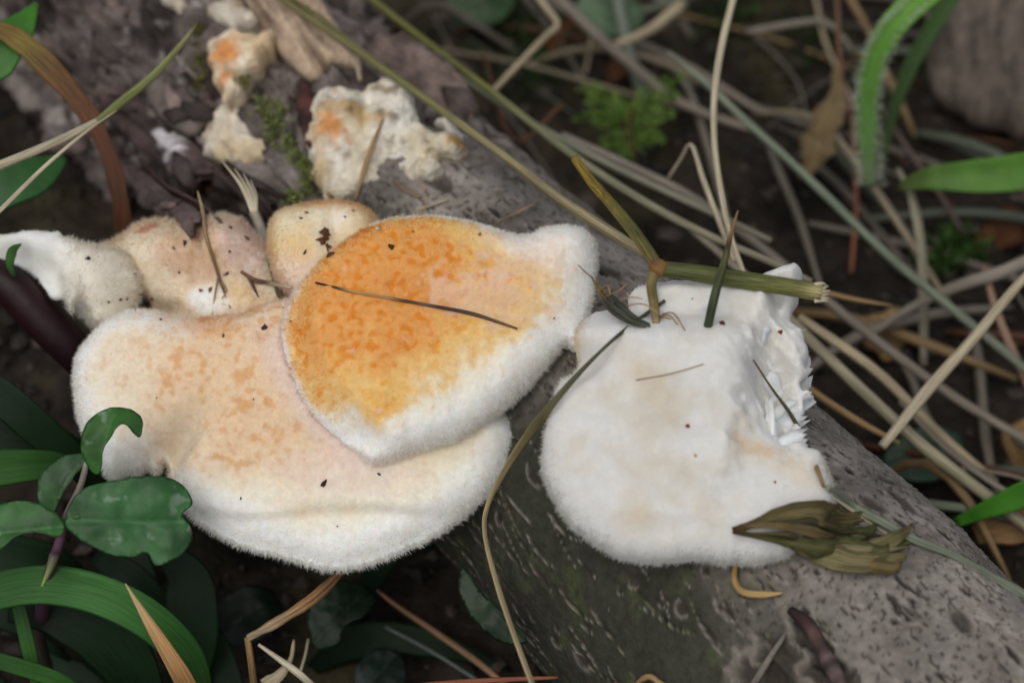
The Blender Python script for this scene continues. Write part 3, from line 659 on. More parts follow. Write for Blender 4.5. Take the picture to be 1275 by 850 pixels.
sheet('bark_flake', [(370, 110), (384, 104), (396, 130), (398, 170), (390, 190), (378, 172), (370, 140)],
      (383, 145, near_log(383, 145, .5)), NL, lambda X, Y, d, p: .14 * dome(d, .2) + .14 * fbm(p, 2, 4, 718), lambda X, Y, d, p: -.4 * dome(d, .2), simple_col((92, 56, 52), (46, 34, 33), 2.2, 719), M_BARK, log, .06, .05, 3, 24)
def bark_curl(p0, p1, r, turns, cols, lichen=None, th=.07, seed=0):
    a = W(p0); b = W(p1); ax = b - a; L = np.linalg.norm(ax); ax /= L; x = np.cross(ax, [0, 0, 1]); x /= np.linalg.norm(x); y = np.cross(x, ax)
    nu, nv = 46, 26; V = []; C = []
    for side in (0, 1):
        for i in range(nv):
            v = i / (nv - 1)
            for j in range(nu):
                u = j / (nu - 1); an = u * turns * 2 * math.pi + .6 + seed; rr = r * (1 - .62 * u) * (1 + .08 * math.sin(v * 7 + seed) + .1 * (v - .5)) - side * th
                rr += .04 * math.sin(u * 23 + v * 9); ed = .18 * L * (math.sin(u * 11 + seed) * .3 + math.sin(u * 29) * .15)
                V.append(a + ax * (v * L + (ed if i in (0, nv - 1) else ed * abs(v - .5))) + (x * math.cos(an) + y * math.sin(an)) * rr)
                C.append((u, v, side))
    K = nu * nv; F = []
    for i in range(nv - 1):
        for j in range(nu - 1):
            q = i * nu + j; F += [(q, q + 1, q + nu + 1, q + nu), (K + q + nu, K + q + nu + 1, K + q + 1, K + q)]
        for j in (0, nu - 1):
            q = i * nu + j; F.append((q, q + nu, K + q + nu, K + q))
    for j in range(nu - 1):
        for i in (0, nv - 1):
            q = i * nu + j; F.append((q, q + 1, K + q + 1, K + q))
    V = np.array(V); C = np.array(C); V += (.06 * fbm(V, 1.5, 3, 730))[:, None] * y
    c = mixc(lin(*cols[0]), lin(*cols[1]), np.clip(.5 + fbm(V, 1.6, 4, 731), 0, 1)); c = mixc(c, lin(74, 52, 42), C[:, 2])
    if lichen is not None:
        lp = W(lichen); dd = np.linalg.norm(V - lp, axis=1) + .45 * fbm(V, 2.2, 4, 733); c = mixc(c, lin(206, 200, 202), sstep(.62, .5, dd) * (C[:, 2] < .5))
    o = mk('bark_curl', V, F, M_BARK, log, c); solid(V, F); return o
bark_curl((140, 125, 's', .2), (262, 232, 's', .35), .52, 1.7, ((104, 88, 84), (58, 49, 47)), (200, 165, 's', .75), seed=.4)
bark_curl((150, 205, 's', .1), (250, 285, 's', .1), .36, 1.2, ((112, 96, 92), (76, 64, 62)), seed=2.2)
bark_curl((150, 225, 's', .0), (172, 262, 's', .1), .3, 1.3, ((110, 92, 90), (70, 58, 58)), seed=3.0)
bark_curl((270, 215, 's', .05), (345, 262, 's', .1), .34, 1.1, ((72, 60, 56), (48, 40, 38)), seed=1.0)
bark_curl((235, 95, 's', .05), (275, 35, 's', .1), .3, 1.1, ((120, 106, 100), (84, 74, 70)), seed=4.0)
# twig stub and lifted strip of bark on the near stretch
strand('twig_stub', [(985, 760, 's', .05), (1003, 775, 's', .12), (1022, 805, 's', .12), (1045, 850, 's', .1), (1060, 880, 's', 0)], [.1, .13, .13, .13, .12], [(0, (40, 32, 32)), (.2, (60, 44, 42)), (.3, (92, 70, 64)), (.42, (54, 46, 45)), (.5, (100, 86, 84)), (.56, (60, 50, 48)), (.66, (112, 98, 94)), (.75, (76, 62, 60)), (1, (130, 110, 106))], parent=log, mat=M_BARK, step=.05, sides=12, wob=.12, ragged=.5)
strand('bark_strip', [(990, 768, 's', .0), (975, 795, 's', .05), (955, 825, 's', .1), (930, 865, 's', .05)], [.02, .04, .06, .06], [(0, (90, 82, 76)), (.5, (124, 116, 108)), (1, (110, 102, 96))], parent=log, mat=M_BARK, step=.06, sides=10, thick=.05, wob=.05)
rc = random.Random(31)
for k in range(30):                                   # loose bark chips and splinters on the rotten stretch
    x, y = rc.choice([(120, 60), (180, 60), (200, 130), (250, 110), (180, 20), (300, 240), (230, 200), (120, 100), (560, 140), (90, 40), (180, 240), (140, 180)]); x += rc.gauss(0, 26); y += rc.gauss(0, 18)
    an = rc.gauss(.65, .5); L = rc.uniform(10, 32); dx, dy = math.cos(an) * L, math.sin(an) * L; kk = rc.uniform(.55, 1.25)
    strand('bark_chip', [(x - dx, y - dy, 's', .02), (x - dx * .3, y - dy * .3, 's', .12), (x + dx * .4, y + dy * .4, 's', .14), (x + dx, y + dy, 's', .05)], [.06, rc.uniform(.1, .3), rc.uniform(.1, .25), .04], [(0, (62 * kk, 52 * kk, 50 * kk)), (.5, (118 * kk, 104 * kk, 98 * kk)), (1, (80 * kk, 68 * kk, 64 * kk))], parent=log, mat=M_BARK, thick=.05, fold=rc.uniform(-.5, .5), twist=rc.uniform(-1, 1), step=.12, sides=8, wob=.2)
# old weathered fungus crusts
def crust(outline, anchor, label, colf, hgt=.35, seed=0, extra=None):
    t = near_log(*anchor, .5)
    def top(X, Y, d, p):
        z = hgt * .5 * dome(d, .2) + hgt * .3 * dome(d, .8) + .3 * fbm(p, 1.3, 4, 740 + seed) - .14 * np.abs(fbm(p, 2.2, 3, 746)) + .07 * fbm(p, 5, 3, 745)
        return z + (extra(X, Y) if extra else 0)
    sh = sheet('fungus_crust', outline, (*anchor, t), NL, top, lambda X, Y, d, p: -1.2 * dome(d, .3), colf, M_CRUST, None, .06, .2, 2.4, 30 + seed)
    tag(sh['o'], label, 'fungus', 'old fungus remains on the log'); return sh
def crust_col1(X, Y, d, p):
    m = fbm(p, 1.2, 4, 751); c = mixc(lin(228, 224, 212), lin(212, 196, 160), np.clip(.35 + m, 0, 1))
    c = mixc(c, lin(206, 138, 62), sstep(.3, 1.1, gauss(X, Y, 408, 175, 30, 26, -30) + .8 * fbm(p, 3, 3, 752)) * .9); c = mixc(c, lin(190, 150, 92), sstep(.3, 1, gauss(X, Y, 440, 152, 60, 10, 8) + .7 * fbm(p, 2.5, 3, 753)) * .75)
    c = mixc(c, lin(196, 166, 114), sstep(.3, .9, gauss(X, Y, 400, 215, 26, 30) + .3 * m) * .7); c = mixc(c, lin(170, 136, 80), sstep(.5, .9, gauss(X, Y, 570, 182, 16, 12) + .3 * m))
    return mixc(c, lin(120, 100, 76), sstep(.3, .7, fbm(p, 2.2, 4, 755)) * .8)
crust([(384, 130), (400, 118), (425, 112), (448, 105), (470, 98), (492, 100), (512, 112), (508, 128), (516, 145), (530, 158), (556, 166), (574, 178), (568, 192), (552, 196), (552, 215), (545, 228), (522, 232), (500, 224), (480, 232), (455, 240), (425, 246), (400, 242), (388, 225), (386, 195), (392, 170), (388, 150)],
      (470, 175), 'large weathered white crust fungus with ochre stains on the grey log', crust_col1, .4, 1,
      lambda X, Y: .25 * gauss(X, Y, 415, 175, 30, 40) - .3 * gauss(X, Y, 480, 205, 36, 18) + .2 * gauss(X, Y, 540, 212, 18, 14) + .15 * gauss(X, Y, 470, 150, 60, 8))
def crust_col2(X, Y, d, p):
    m = fbm(p, 1.2, 4, 761); c = mixc(lin(222, 196, 158), lin(232, 220, 200), np.clip(.4 + m, 0, 1)); c = mixc(c, lin(220, 146, 74), sstep(.3, 1.1, gauss(X, Y, 285, 78, 26, 34) + .8 * fbm(p, 2.6, 3, 762)) * .85); return mixc(c, lin(110, 88, 60), sstep(.2, .6, fbm(p, 2.0, 4, 765)) * .85)
crust([(256, 60), (275, 45), (300, 38), (325, 35), (342, 45), (340, 62), (325, 78), (308, 95), (298, 118), (286, 128), (272, 112), (262, 90)], (298, 78), 'ochre orange tinted rotten fungus lump beside the split pale wood', crust_col2, .4, 2)
crust([(252, 160), (270, 142), (292, 134), (312, 142), (320, 165), (335, 180), (332, 200), (312, 214), (290, 208), (268, 206), (255, 190), (250, 172)], (292, 175), 'cream rotten fungus lump above the rolled bark curl', simple_col((214, 196, 162), (226, 218, 204), 1.2, 771), .45, 3)
crust([(262, 10), (290, -2), (315, 8), (330, 25), (318, 36), (295, 36), (270, 32)], (296, 20), 'small off white fungus scrap in front of the split pale wood end', simple_col((224, 216, 200), (150, 134, 110), 1.6, 773), .3, 4)
crust([(200, -12), (225, -14), (238, 8), (240, 28), (228, 26), (212, 8)], (222, 6), 'thin bright white fungus scrap at the far bark of the log', simple_col((226, 218, 206), (200, 186, 164), 1.6, 775), .3, 5)
crust([(544, 150), (556, 148), (568, 158), (579, 168), (572, 172), (556, 166), (546, 158)], (562, 160), 'tiny white fungus fleck beside the large weathered crust', simple_col((230, 226, 218), (200, 190, 176), 1.6, 777), .15, 6)

# ---- moss on the log: tiny leaves nobody could count
def moss(name, spots, label, n, size, cols, spread, seed):
    rg = np.random.default_rng(seed); V = []; F = []; C = []
    for _ in range(n):
        x, y = spots[rg.integers(len(spots))]; x += rg.normal() * spread; y += rg.normal() * spread
        p, nn, t = hit(x, y); h = rg.uniform(0, .35) * size * 6
        b = p + nn * (h - .03); dr = nn * rg.uniform(.2, 1) + rg.normal(size=3) * .8; dr /= np.linalg.norm(dr); s = np.cross(dr, rg.normal(size=3)); s /= np.linalg.norm(s)
        L = size * rg.uniform(.7, 1.5); k = len(V); q = np.cross(dr, s)
        V += [b, b + dr * L * .45 + s * L * .2 + q * L * .06, b + dr * L, b + dr * L * .45 - s * L * .2 + q * L * .06]; F += [(k, k + 1, k + 2, k + 3)]
        c = mixc(lin(*cols[0]), lin(*cols[1]), rg.random()) * rg.uniform(.7, 1.2); C += [c] * 4
    o = mk(name, V, F, M_MOSS, None, np.array(C), smooth=False); return tag(o, label, 'moss', None, 'stuff')
moss('moss', [(330, 140), (345, 150), (352, 140), (340, 165), (355, 180), (368, 190), (376, 205), (378, 225), (380, 240), (365, 250)], 'green moss trailing down between the rotten fungus lumps on the log', 800, .13, ((120, 134, 60), (150, 156, 110)), 5, 5)
moss('moss', [(245, 40), (248, 60), (246, 85), (250, 100), (252, 75), (300, 100)], 'olive moss fringe along the far edge of the ochre fungus lump', 420, .11, ((104, 108, 46), (130, 126, 70)), 4, 6)
moss('moss', [(1170, 320), (1190, 318), (1205, 325), (1160, 335)], 'bright green moss cushion among the grass litter', 500, .3, ((78, 108, 50), (52, 78, 38)), 9, 7)
moss('moss', [(655, 100), (700, 60), (1000, 60), (640, 40), (900, 30)], 'dull green moss patches on the soil behind the log', 700, .3, ((56, 78, 34), (40, 58, 28)), 22, 8)

# ---- stalks and bits standing on or lying across the fungi and log
tN = min(hit(x, y)[2] for x, y in [(860, 345), (890, 352), (920, 352), (950, 358), (978, 362)]) - .12
tS = hit(806, 402)[2]; tB = hit(882, 406)[2]
st = empty('grass_stalk', W((900, 345, 's', .1)), 'thick green broken grass stalk with brown node across the white fungus', 'grass stalk')
strand('stem', [(818, 334, tN + .1), (860, 339, tN + .05), (920, 348, tN), (980, 357, tN), (1022, 365, tN)], [.13, .15, .155, .15, .15], [(0, (118, 104, 50)), (.08, (92, 96, 44)), (.5, (98, 104, 48)), (.85, (128, 128, 64)), (1, (196, 186, 130))], parent=st, mat=M_STALK, step=.1, sides=14)
strand('upper_stem', [(716, 198, 38.3), (738, 228, 37.6), (768, 262, tN + 1.4), (798, 300, tN + .6), (819, 333, tN + .1)], [.08, .1, .1, .11, .11], [(0, (176, 146, 50)), (.4, (160, 136, 52)), (.75, (110, 108, 52)), (1, (120, 104, 56))], parent=st, mat=M_STALK, step=.1, sides=12)
strand('node', [(811, 328, tN + .1), (819, 333, tN + .08), (828, 337, tN + .06)], [.1, .165, .13], [(0, (120, 84, 44)), (1, (140, 104, 56))], parent=st, step=.05, sides=12)
strand('sheath', [(818, 334, tN + .1), (811, 352, tN + .05), (814, 378, 's', .15), (817, 402, 's', .02)], [.1, .085, .08, .06], [(0, (116, 104, 62)), (.6, (132, 118, 76)), (1, (160, 140, 100))], parent=st, step=.08, sides=10)
for k in range(9):
    y0 = 354 + k * 2.6; strand('torn_fibre', [(1014, y0, tN - .06), (1024, y0 + random.uniform(-2, 2), tN - .05), (1030 + random.uniform(-3, 5), y0 + random.uniform(-4, 4), tN - .05)], [.03, .03, .012], PALE, parent=st, step=.05, sides=6)
for k in range(4):
    strand('torn_fibre', [(816, 396, 's', .05), (822 + 5 * k, 398 - 3 * k, 's', .08), (826 + 9 * k, 390 + 7 * k, 's', .05)], .012, TAN, parent=st, step=.05, sides=5)
strand('grass_stub', [(919, 262, tN - .55), (911, 288, tN - .5), (902, 325, tN - .4), (890, 368, min(tN, tB) - .3), (881, 408, 's', -.08)], [.012, .045, .07, .078, .075], [(0, (182, 140, 96)), (.2, (150, 112, 74)), (.27, (70, 48, 34)), (.35, (108, 106, 58)), (.6, (72, 84, 44)), (1, (58, 74, 50))],
       'short pointed green grass stub standing upright in the white fungus', 'grass stalk', mat=M_STALK, step=.06, sides=12)
sh_ = empty('frayed_straw', W((790, 402, 's', .05)), 'frayed dark green leaf sheath between the orange and white fungi', 'grass')
for k in range(7):
    o1, o2 = random.uniform(-5, 5), random.uniform(-6, 6)
    strand('blade_strip', [(736 + k * 1.5, 344 + 3 * k, tS + .5 - .05 * k), (752 + o1, 366 + o2, tS + .2), (770 + o1, 386 + o2, tS - .1), (790 + o1 * .5, 400 + o2 * .7, tS - .2), (806 + o1, 405 + o2 * .4, 's', .03)], [.012, .035, .05, .045, .015], [(0, (130, 114, 74)), (.3, (96 - 6 * k, 92 - 5 * k, 60)), (.8, (60, 64, 48)), (1, (100, 104, 92))], parent=sh_, thick=.02, fold=.3, step=.06, sides=8, wob=.06, ragged=.3)
for k in range(6):
    strand('frayed_thread', [(738 + 5 * k, 346 + 8 * k, tS + .4 - .1 * k), (728 + 14 * k, 338 + 8 * k, tS + .3 - .1 * k), (720 + 20 * k, 330 + 8 * k + 10 * (k % 3), tS + .2 - .1 * k)], .012, TAN, parent=sh_, step=.06, sides=5)
strand('grass_stalk', [(828, 374, 's', .06), (800, 394, 's', .1), (762, 424, tS - .45), (722, 463, tS - .45), (686, 504, tS - .35), (654, 545, 35.2), (628, 585, 35.6), (607, 628, 35.9), (603, 662, 35.6), (614, 712, 35.0), (634, 775, 34.4), (662, 852, 33.6), (680, 900, 33.2)],
       [.03, .035, .03, .06, .1, .085, .06, .05, .065, .07, .075, .07], [(0, (70, 74, 52)), (.25, (84, 84, 58)), (.36, (128, 120, 84)), (.5, (166, 150, 108)), (1, (190, 172, 136))], 'long curved dry grass blade hanging between orange and white fungi', 'grass blade', thick=.028, fold=.25, twist=1.2, step=.1)
tT = min(hit(x, y)[2] for x, y in [(945, 458), (960, 482), (971, 498), (982, 512), (990, 526), (998, 540)]) - .06
strand('grass_thread', [(938, 448, 's', .02), (960, 482, tT), (982, 512, tT), (998, 540, tT), (1010, 566, tT - .05), (1018, 585, 's', .1), (1026, 606, 's', .06)], [.014, .02, .035, .045, .045, .03], [(0, (110, 90, 60)), (.35, (66, 66, 46)), (.7, (96, 92, 66)), (1, (150, 120, 76))], 'thin dark bent grass thread over the torn hollow of the white fungus', 'grass', step=.08)
strand('grass_needle', [(393, 352, 's', .06), (440, 363, 's', .07), (490, 372, 's', .06), (540, 381, 's', .07), (590, 391, 's', .06), (644, 409, 's', .04)], [.02, .028, .028, .03, .036, .018], [(0, (60, 44, 40)), (.12, (70, 52, 44)), (.2, (200, 160, 100)), (.36, (190, 150, 96)), (.45, (72, 52, 48)), (.55, (120, 92, 76)), (.62, (66, 50, 46)), (1, (110, 92, 80))],
       'thin dark dry needle lying across the orange cap', 'grass', step=.08)
pl_ = empty('split_straw', W((340, 340, 's', 0)), 'pale speckled straw with split end stuck in the knobby fungus', 'straw')
strand('stem', [(353, 385, 's', -.05), (346, 358, 's', .06), (336, 320, 's', .2), (326, 288, 's', .5), (316, 262, 's', .5)], [.05, .07, .09, .1, .1], [(0, (120, 100, 56)), (.25, (92, 88, 60)), (.5, (176, 170, 150)), (1, (196, 190, 172))], parent=pl_, thick=.04, step=.08)
for e in [(276, 200), (292, 210), (303, 216), (312, 224)]:
    strand('split_strip', [(316 + (e[0] - 290) * .1, 264, 39.3), ((316 + e[0]) / 2 + 4, (262 + e[1]) / 2, 39.5), (e[0], e[1], 39.9)], [.045, .035, .012], PALE, parent=pl_, thick=.02, step=.08)
rt_ = empty('rootlet', W((270, 330, 's', 0)), 'tan forked rootlet lying over the knobby fungus back', 'root')
strand('root', [(246, 238, 39.8), (252, 262, 39.5), (257, 295, 's', .05), (268, 330, 's', .05), (276, 355, 's', .05), (287, 384, 's', .03)], [.012, .04, .045, .035, .03, .01], [(0, (190, 166, 128)), (.6, (150, 120, 84)), (.8, (110, 90, 74)), (1, (70, 56, 50))], parent=rt_, step=.07)
for e in [((272, 342), (268, 365), (264, 395)), ((254, 270), (262, 255), (258, 240)), ((275, 350), (282, 362), (276, 372))]:
    strand('root_branch', [(*e[0], 's', .05), (*e[1], 's', .06), (*e[2], 's', .04)], [.022, .018, .008], TAN, parent=rt_, step=.06, sides=6)
tk_ = empty('broken_twig', W((330, 352, 's', 0)), 'small brown broken twig with pale tip beside the orange cap', 'twig')
strand('twig', [(300, 338, 's', .05), (318, 349, 's', .08), (338, 353, 's', .08), (362, 358, 's', .06)], [.03, .05, .035, .02], [(0, (120, 84, 62)), (.4, (104, 78, 62)), (.6, (180, 164, 140)), (1, (206, 196, 170))], parent=tk_, step=.06)
strand('side_shoot', [(310, 346, 's', .06), (316, 358, 's', .05), (322, 370, 's', .04)], [.035, .028, .01], [(0, (84, 66, 56)), (1, (60, 48, 44))], parent=tk_, step=.05)
strand('straw', [(477, 148, 's', .12), (462, 185, 's', .12), (450, 222, 's', .12), (442, 250, 's', .05)], [.02, .05, .05, .02], TAN, 'tan straw lying over the large weathered crust fungus', 'straw', step=.1, thick=.03)
strand('straw', [(470, 285, 's', .1), (500, 270, 's', .12), (530, 258, 's', .12), (558, 249, 's', .08)], [.05, .08, .07, .02], PALE, 'flat pale straw lying on bark behind the orange cap', 'straw', step=.1, thick=.03)
strand('straw', [(597, 292, 's', .03), (630, 272, 's', .3), (655, 259, 's', .4), (676, 247, 's', .4)], [.03, .025, .02, .012], TAN, 'thin tan straw poking out from the fuzzy edge of the orange cap', 'straw', step=.1)
strand('rootlet', [(514, 288, 's', .05), (524, 270, 's', .2), (531, 250, 's', .25), (527, 236, 's', .3), (520, 228, 's', .3)], [.02, .022, .02, .01], TAN, 'fine curly tan rootlet rising behind the orange cap', 'root', step=.07, sides=6)
strand('straw', [(408, 242, 's', .06), (425, 252, 's', .1), (440, 262, 's', .06)], [.03, .05, .03], TAN, 'short tan chip between the buff cap and the weathered crust', 'straw', step=.07, thick=.03)
strand('straw', [(490, 226, 's', .04), (505, 236, 's', .08), (524, 246, 's', .05)], [.03, .06, .04], [(0, (120, 100, 84)), (1, (150, 124, 100))], 'short brown chip under the edge of the large weathered crust', 'straw', step=.07, thick=.04)
strand('fine_fibre', [(792, 473, 's', .02), (835, 465, 's', .03), (876, 453, 's', .02)], .01, TAN, 'hair thin tan fibre on the smooth body of the white fungus', 'fibre', step=.08, sides=5)
strand('curled_leaf', [(916, 700, 's', .0), (914, 722, 's', .2), (925, 737, 's', .25), (950, 740, 's', .2), (974, 738, 's', .1)], [.04, .06, .06, .06, .015], [(0, (150, 118, 70)), (1, (206, 172, 116))], 'small curled tan dry blade below the white fungus margin', 'grass blade', step=.07, thick=.02)
strand('grass_stalk', [(1030, 606, 's', .12), (1062, 630, 's', .25), (1100, 650, 's', .4), (1140, 672, 's', .3), (1185, 690, 's', .15), (1225, 712, 's', .12), (1262, 734, 's', .1), (1300, 756, 's', .05)], [.05, .075, .075, .07, .06, .07, .1, .09], BLUEG, 'grey green grass blade lying along the log beyond the crumpled leaf', 'grass blade', thick=.025, fold=.2, step=.1)
strand('straw', [(1036, 618, 's', .05), (1075, 645, 's', .08), (1110, 668, 's', .06)], [.02, .035, .02], PALE, 'pale thin straw on the bark beside the crumpled leaf', 'straw', step=.1)
# crumpled dry leaf on the white fungus margin
cl_ = empty('crumpled_leaf', W((1010, 690, 's', .05)), 'crumpled olive brown dry leaf resting on white fungus and bark', 'dry leaf')
for k, (pts, wd, c) in enumerate([
        ([(912, 660), (955, 645), (1000, 640), (1050, 645), (1082, 640)], [.05, .12, .2, .22, .06], (128, 116, 78)), ([(912, 662), (950, 668), (990, 676), (1040, 688), (1100, 690), (1138, 672)], [.03, .07, .16, .26, .2, .03], (112, 112, 72)),
        ([(985, 680), (1030, 690), (1080, 698), (1128, 692)], [.05, .2, .22, .04], (150, 140, 100)), ([(1000, 672), (1040, 664), (1080, 660), (1092, 650)], [.08, .2, .14, .03], (104, 108, 70)),
        ([(1055, 695), (1085, 708), (1112, 712), (1120, 700)], [.1, .18, .14, .05], (132, 116, 76)), ([(1060, 690), (1100, 678), (1128, 665), (1136, 652)], [.1, .16, .1, .02], (142, 134, 92)), ([(920, 655), (960, 652), (1005, 660), (1040, 672)], [.03, .06, .1, .05], (140, 122, 84)), ([(960, 650), (1010, 652), (1060, 662), (1110, 668)], [.03, .06, .07, .01], (92, 86, 58)), ([(1000, 684), (1050, 682), (1100, 684), (1132, 680)], [.02, .05, .05, .01], (170, 158, 118)), ([(1010, 694), (1050, 702), (1095, 704), (1120, 694)], [.02, .06, .06, .01], (84, 84, 56)), ([(935, 664), (975, 670), (1005, 682), (1020, 690)], [.02, .05, .05, .02], (96, 90, 58))]):
    P = [(x, y, 's', .12 + .1 * (k % 3) + .12 * (.2 < i / len(pts) < .8)) for i, (x, y) in enumerate(pts)]
    strand('leaf_fold', P, wd, [(0, (100, 78, 52)), (.15, c), (.6, tuple(int(q * .88) for q in c)), (1, c)], parent=cl_, thick=.03, fold=(.5, -.4, .35)[k % 3], twist=random.uniform(-.6, .6), step=.06, sides=14, wob=.14, ragged=.5, ripple=.35, mat=M_DRY)

# ---- left side: culm, blade, brown leaf, leaves
cu_ = empty('grass_stalk', W((40, 192, 2.0)) * [1, 1, 0], 'pale straw culm with green sheath crossing the rotten log end', 'grass stalk')
strand('culm', [(-80, 240, 37.5), (0, 206, 38.0), (60, 181, 38.4), (112, 156, 38.8), (150, 132, 39.0)], [.09, .09, .085, .08, .05], PALE, parent=cu_, step=.2)
strand('sheath', [(122, 152, 38.85), (150, 128, 39.0), (190, 95, 39.4), (222, 60, 39.8), (247, 28, 40.2)], [.085, .09, .08, .055, .02], [(0, (122, 128, 72)), (.5, (132, 136, 84)), (.85, (150, 146, 100)), (1, (90, 78, 50))], parent=cu_, step=.12, sides=10)
strand('grass_stalk', [(-60, 322, 37.2), (0, 262, 37.8), (55, 208, 38.2), (105, 166, 38.6), (145, 138, 38.8)], [.05, .045, .04, .035, .01], PALE, 'thin pale blade crossing the straw culm at the rotten log end', 'grass blade', thick=.02, step=.15)
strand('brown_leaf', [(-30, 30, 40.2), (10, 42, 40.3), (45, 68, 40.4), (85, 110, 40.5), (118, 155, 40.6), (140, 205, 40.7), (152, 260, 40.9), (158, 330, 41.5)], [.1, .22, .25, .2, .16, .16, .18, .18], [(0, (150, 100, 50)), (.15, (150, 132, 64)), (.3, (134, 98, 54)), (.5, (112, 66, 42)), (1, (92, 56, 38))], 'reddish brown drooping dead leaf beside the rotten log end', 'dead leaf', mat=M_DEAD, thick=.03, fold=.35, step=.12, sides=12, ragged=.25)
strand('green_leaf', [(-40, 110, 40.5), (-5, 70, 40.5), (25, 35, 40.7), (45, 5, 41)], [.2, .5, .35, .05], [(0, (50, 100, 34)), (1, (72, 132, 44))], 'bright green leaf tip above the reddish brown dead leaf', 'leaf', mat=M_LEAF, thick=.03, fold=.2, step=.15, sides=12)
strand('green_leaf', [(-60, 262, 40.5), (0, 232, 40.6), (50, 215, 40.9), (80, 196, 41.3)], [.3, .5, .45, .08], [(0, (44, 86, 40)), (1, (56, 104, 50))], 'broad mid green leaf under the straw culm', 'leaf', mat=M_LEAF, thick=.03, fold=.2, step=.15, sides=12)
strand('purple_plant', [(-60, 330, 39.2), (5, 350, 39.2), (50, 395, 39.3), (95, 440, 39.6), (140, 490, 40.5), (170, 540, 42)], [.36, .4, .4, .36, .34, .3], [(0, (48, 22, 26)), (.5, (38, 19, 22)), (1, (26, 16, 18))], 'thick dark purple plant stem beneath the torn white lobe', 'stem', mat=M_LEAF, step=.2, sides=14)
strand('leaf_shoot', [(18, 345, 38.7), (12, 330, 38.6), (16, 312, 38.5), (26, 304, 38.4)], [.03, .08, .1, .02], GREEN, 'tiny green shoot on the thick purple stem', 'leaf', mat=M_LEAF, thick=.02, step=.06)

# ---- leafy plant at the near left
def leaf(outline, anchor, normal, mid, parent, col, cup=.25, name='leaf', seed=0, veins=7, th=.035):
    (mx0, my0), (mx1, my1) = mid; L = math.hypot(mx1 - mx0, my1 - my0); ux, uy = (mx1 - mx0) / L, (my1 - my0) / L
    def co(X, Y): return ((X - mx0) * ux + (Y - my0) * uy) / L, (-(X - mx0) * uy + (Y - my0) * ux) / L
    def top(X, Y, d, p):
        u, v = co(X, Y); vv = np.abs(v)
        z = -cup * (u - .4) ** 2 * 1.6 + cup * .6 * vv - .025 * np.exp(-(v / .03) ** 2) 
        return z + .11 * fbm(p, 1.1, 3, 800 + seed)
    def bot(X, Y, d, p): return top(X, Y, d, p) - th * dome(d, .06)
    def colf(X, Y, d, p):
        u, v = co(X, Y); m = fbm(p, 1.6, 4, 810 + seed); c = mixc(lin(*col), lin(*[q * .68 for q in col]), np.clip(.4 + m, 0, 1))
        c = mixc(c, lin(*[min(255, q * 1.15 + 10) for q in col]), np.exp(-(v / .015) ** 2) * .3)
        return mixc(c, lin(150, 172, 150), sstep(.42, .6, fbm(p, 2.6, 3, 820 + seed)) * (.5 if seed < 10 else .08))                 # pale grey-green blotches
    sheet(name, outline, anchor, normal, top, bot, colf, M_LEAF, parent, .05, .02, 4, 50 + seed, add=False)
lp = empty('leafy_plant', np.r_[Pt(90, 690, 37)[:2], -2.5], 'small leafy plant with lobed green leaves and purple stem beside the peach fungus', 'plant')
VN = -FW
leaf([(80, 650), (88, 625), (105, 608), (130, 600), (160, 595), (190, 592), (215, 596), (232, 608), (239, 626), (226, 640), (237, 654), (238, 672), (228, 688), (212, 698), (194, 704), (184, 688), (165, 694), (140, 690), (115, 680), (95, 668)], (160, 645, 35.6), VN + [0.1, 0, .25], ((80, 648), (235, 650)), lp, (62, 112, 62), .3, seed=1)
leaf([(112, 590), (103, 565), (104, 540), (112, 520), (128, 508), (148, 507), (166, 515), (176, 530), (174, 543), (165, 540), (155, 530), (146, 528), (138, 540), (128, 560), (122, 585)], (135, 545, 35.7), VN + [-.4, 0, .1], ((116, 590), (140, 510)), lp, (64, 120, 48), .35, seed=2)
leaf([(-30, 660), (-10, 632), (20, 624), (50, 628), (72, 640), (80, 655), (70, 668), (45, 662), (20, 668), (0, 685), (-20, 700)], (30, 650, 35.5), VN + [0, .1, .4], ((78, 655), (-30, 665)), lp, (66, 118, 60), .3, seed=3)
leaf([(48, 628), (50, 600), (62, 580), (82, 567), (102, 562), (110, 572), (98, 585), (85, 605), (70, 628), (60, 640)], (75, 600, 36.0), VN + [-.3, 0, .2], ((60, 638), (105, 565)), lp, (76, 118, 72), .3, seed=4)
strand('stem', [(108, 575, 35.9), (100, 605, 35.95), (82, 645, 35.85), (72, 680, 35.9), (58, 725, 36.6), (50, 790, 39), (60, 830, 43)], [.05, .08, .1, .13, .13, .1, .1], [(0, (150, 140, 130)), (.15, (110, 80, 92)), (.4, (96, 60, 86)), (.7, (84, 70, 66)), (1, (60, 64, 40))], parent=lp, mat=M_LEAF, step=.1, sides=12)
strand('leaf_stalk', [(78, 650, 35.75), (88, 646, 35.65), (100, 642, 35.55)], .05, [(0, (90, 90, 70)), (1, (70, 110, 60))], parent=lp, mat=M_LEAF, step=.08)
strand('young_shoot', [(68, 690, 35.8), (62, 708, 35.7), (52, 730, 35.6)], [.1, .06, .02], [(0, (88, 66, 80)), (1, (150, 176, 90))], parent=lp, mat=M_LEAF, step=.08)
BL = dict(mat=M_STRAP, thick=.03, fold=.22, sides=12, step=.2)
strand('strap_leaf', [(-60, 765, 36.6), (-10, 738, 36.5), (50, 727, 36.4), (110, 735, 36.3), (170, 760, 36.4), (215, 795, 36.8), (242, 835, 37.6), (255, 900, 39.5)], [.3, .34, .36, .36, .34, .3, .25, .2], [(0, (38, 76, 32)), (.4, (66, 118, 56)), (.7, (54, 98, 46)), (1, (24, 48, 22))], 'long arching strap leaf just below the leafy plant', 'leaf', **BL)
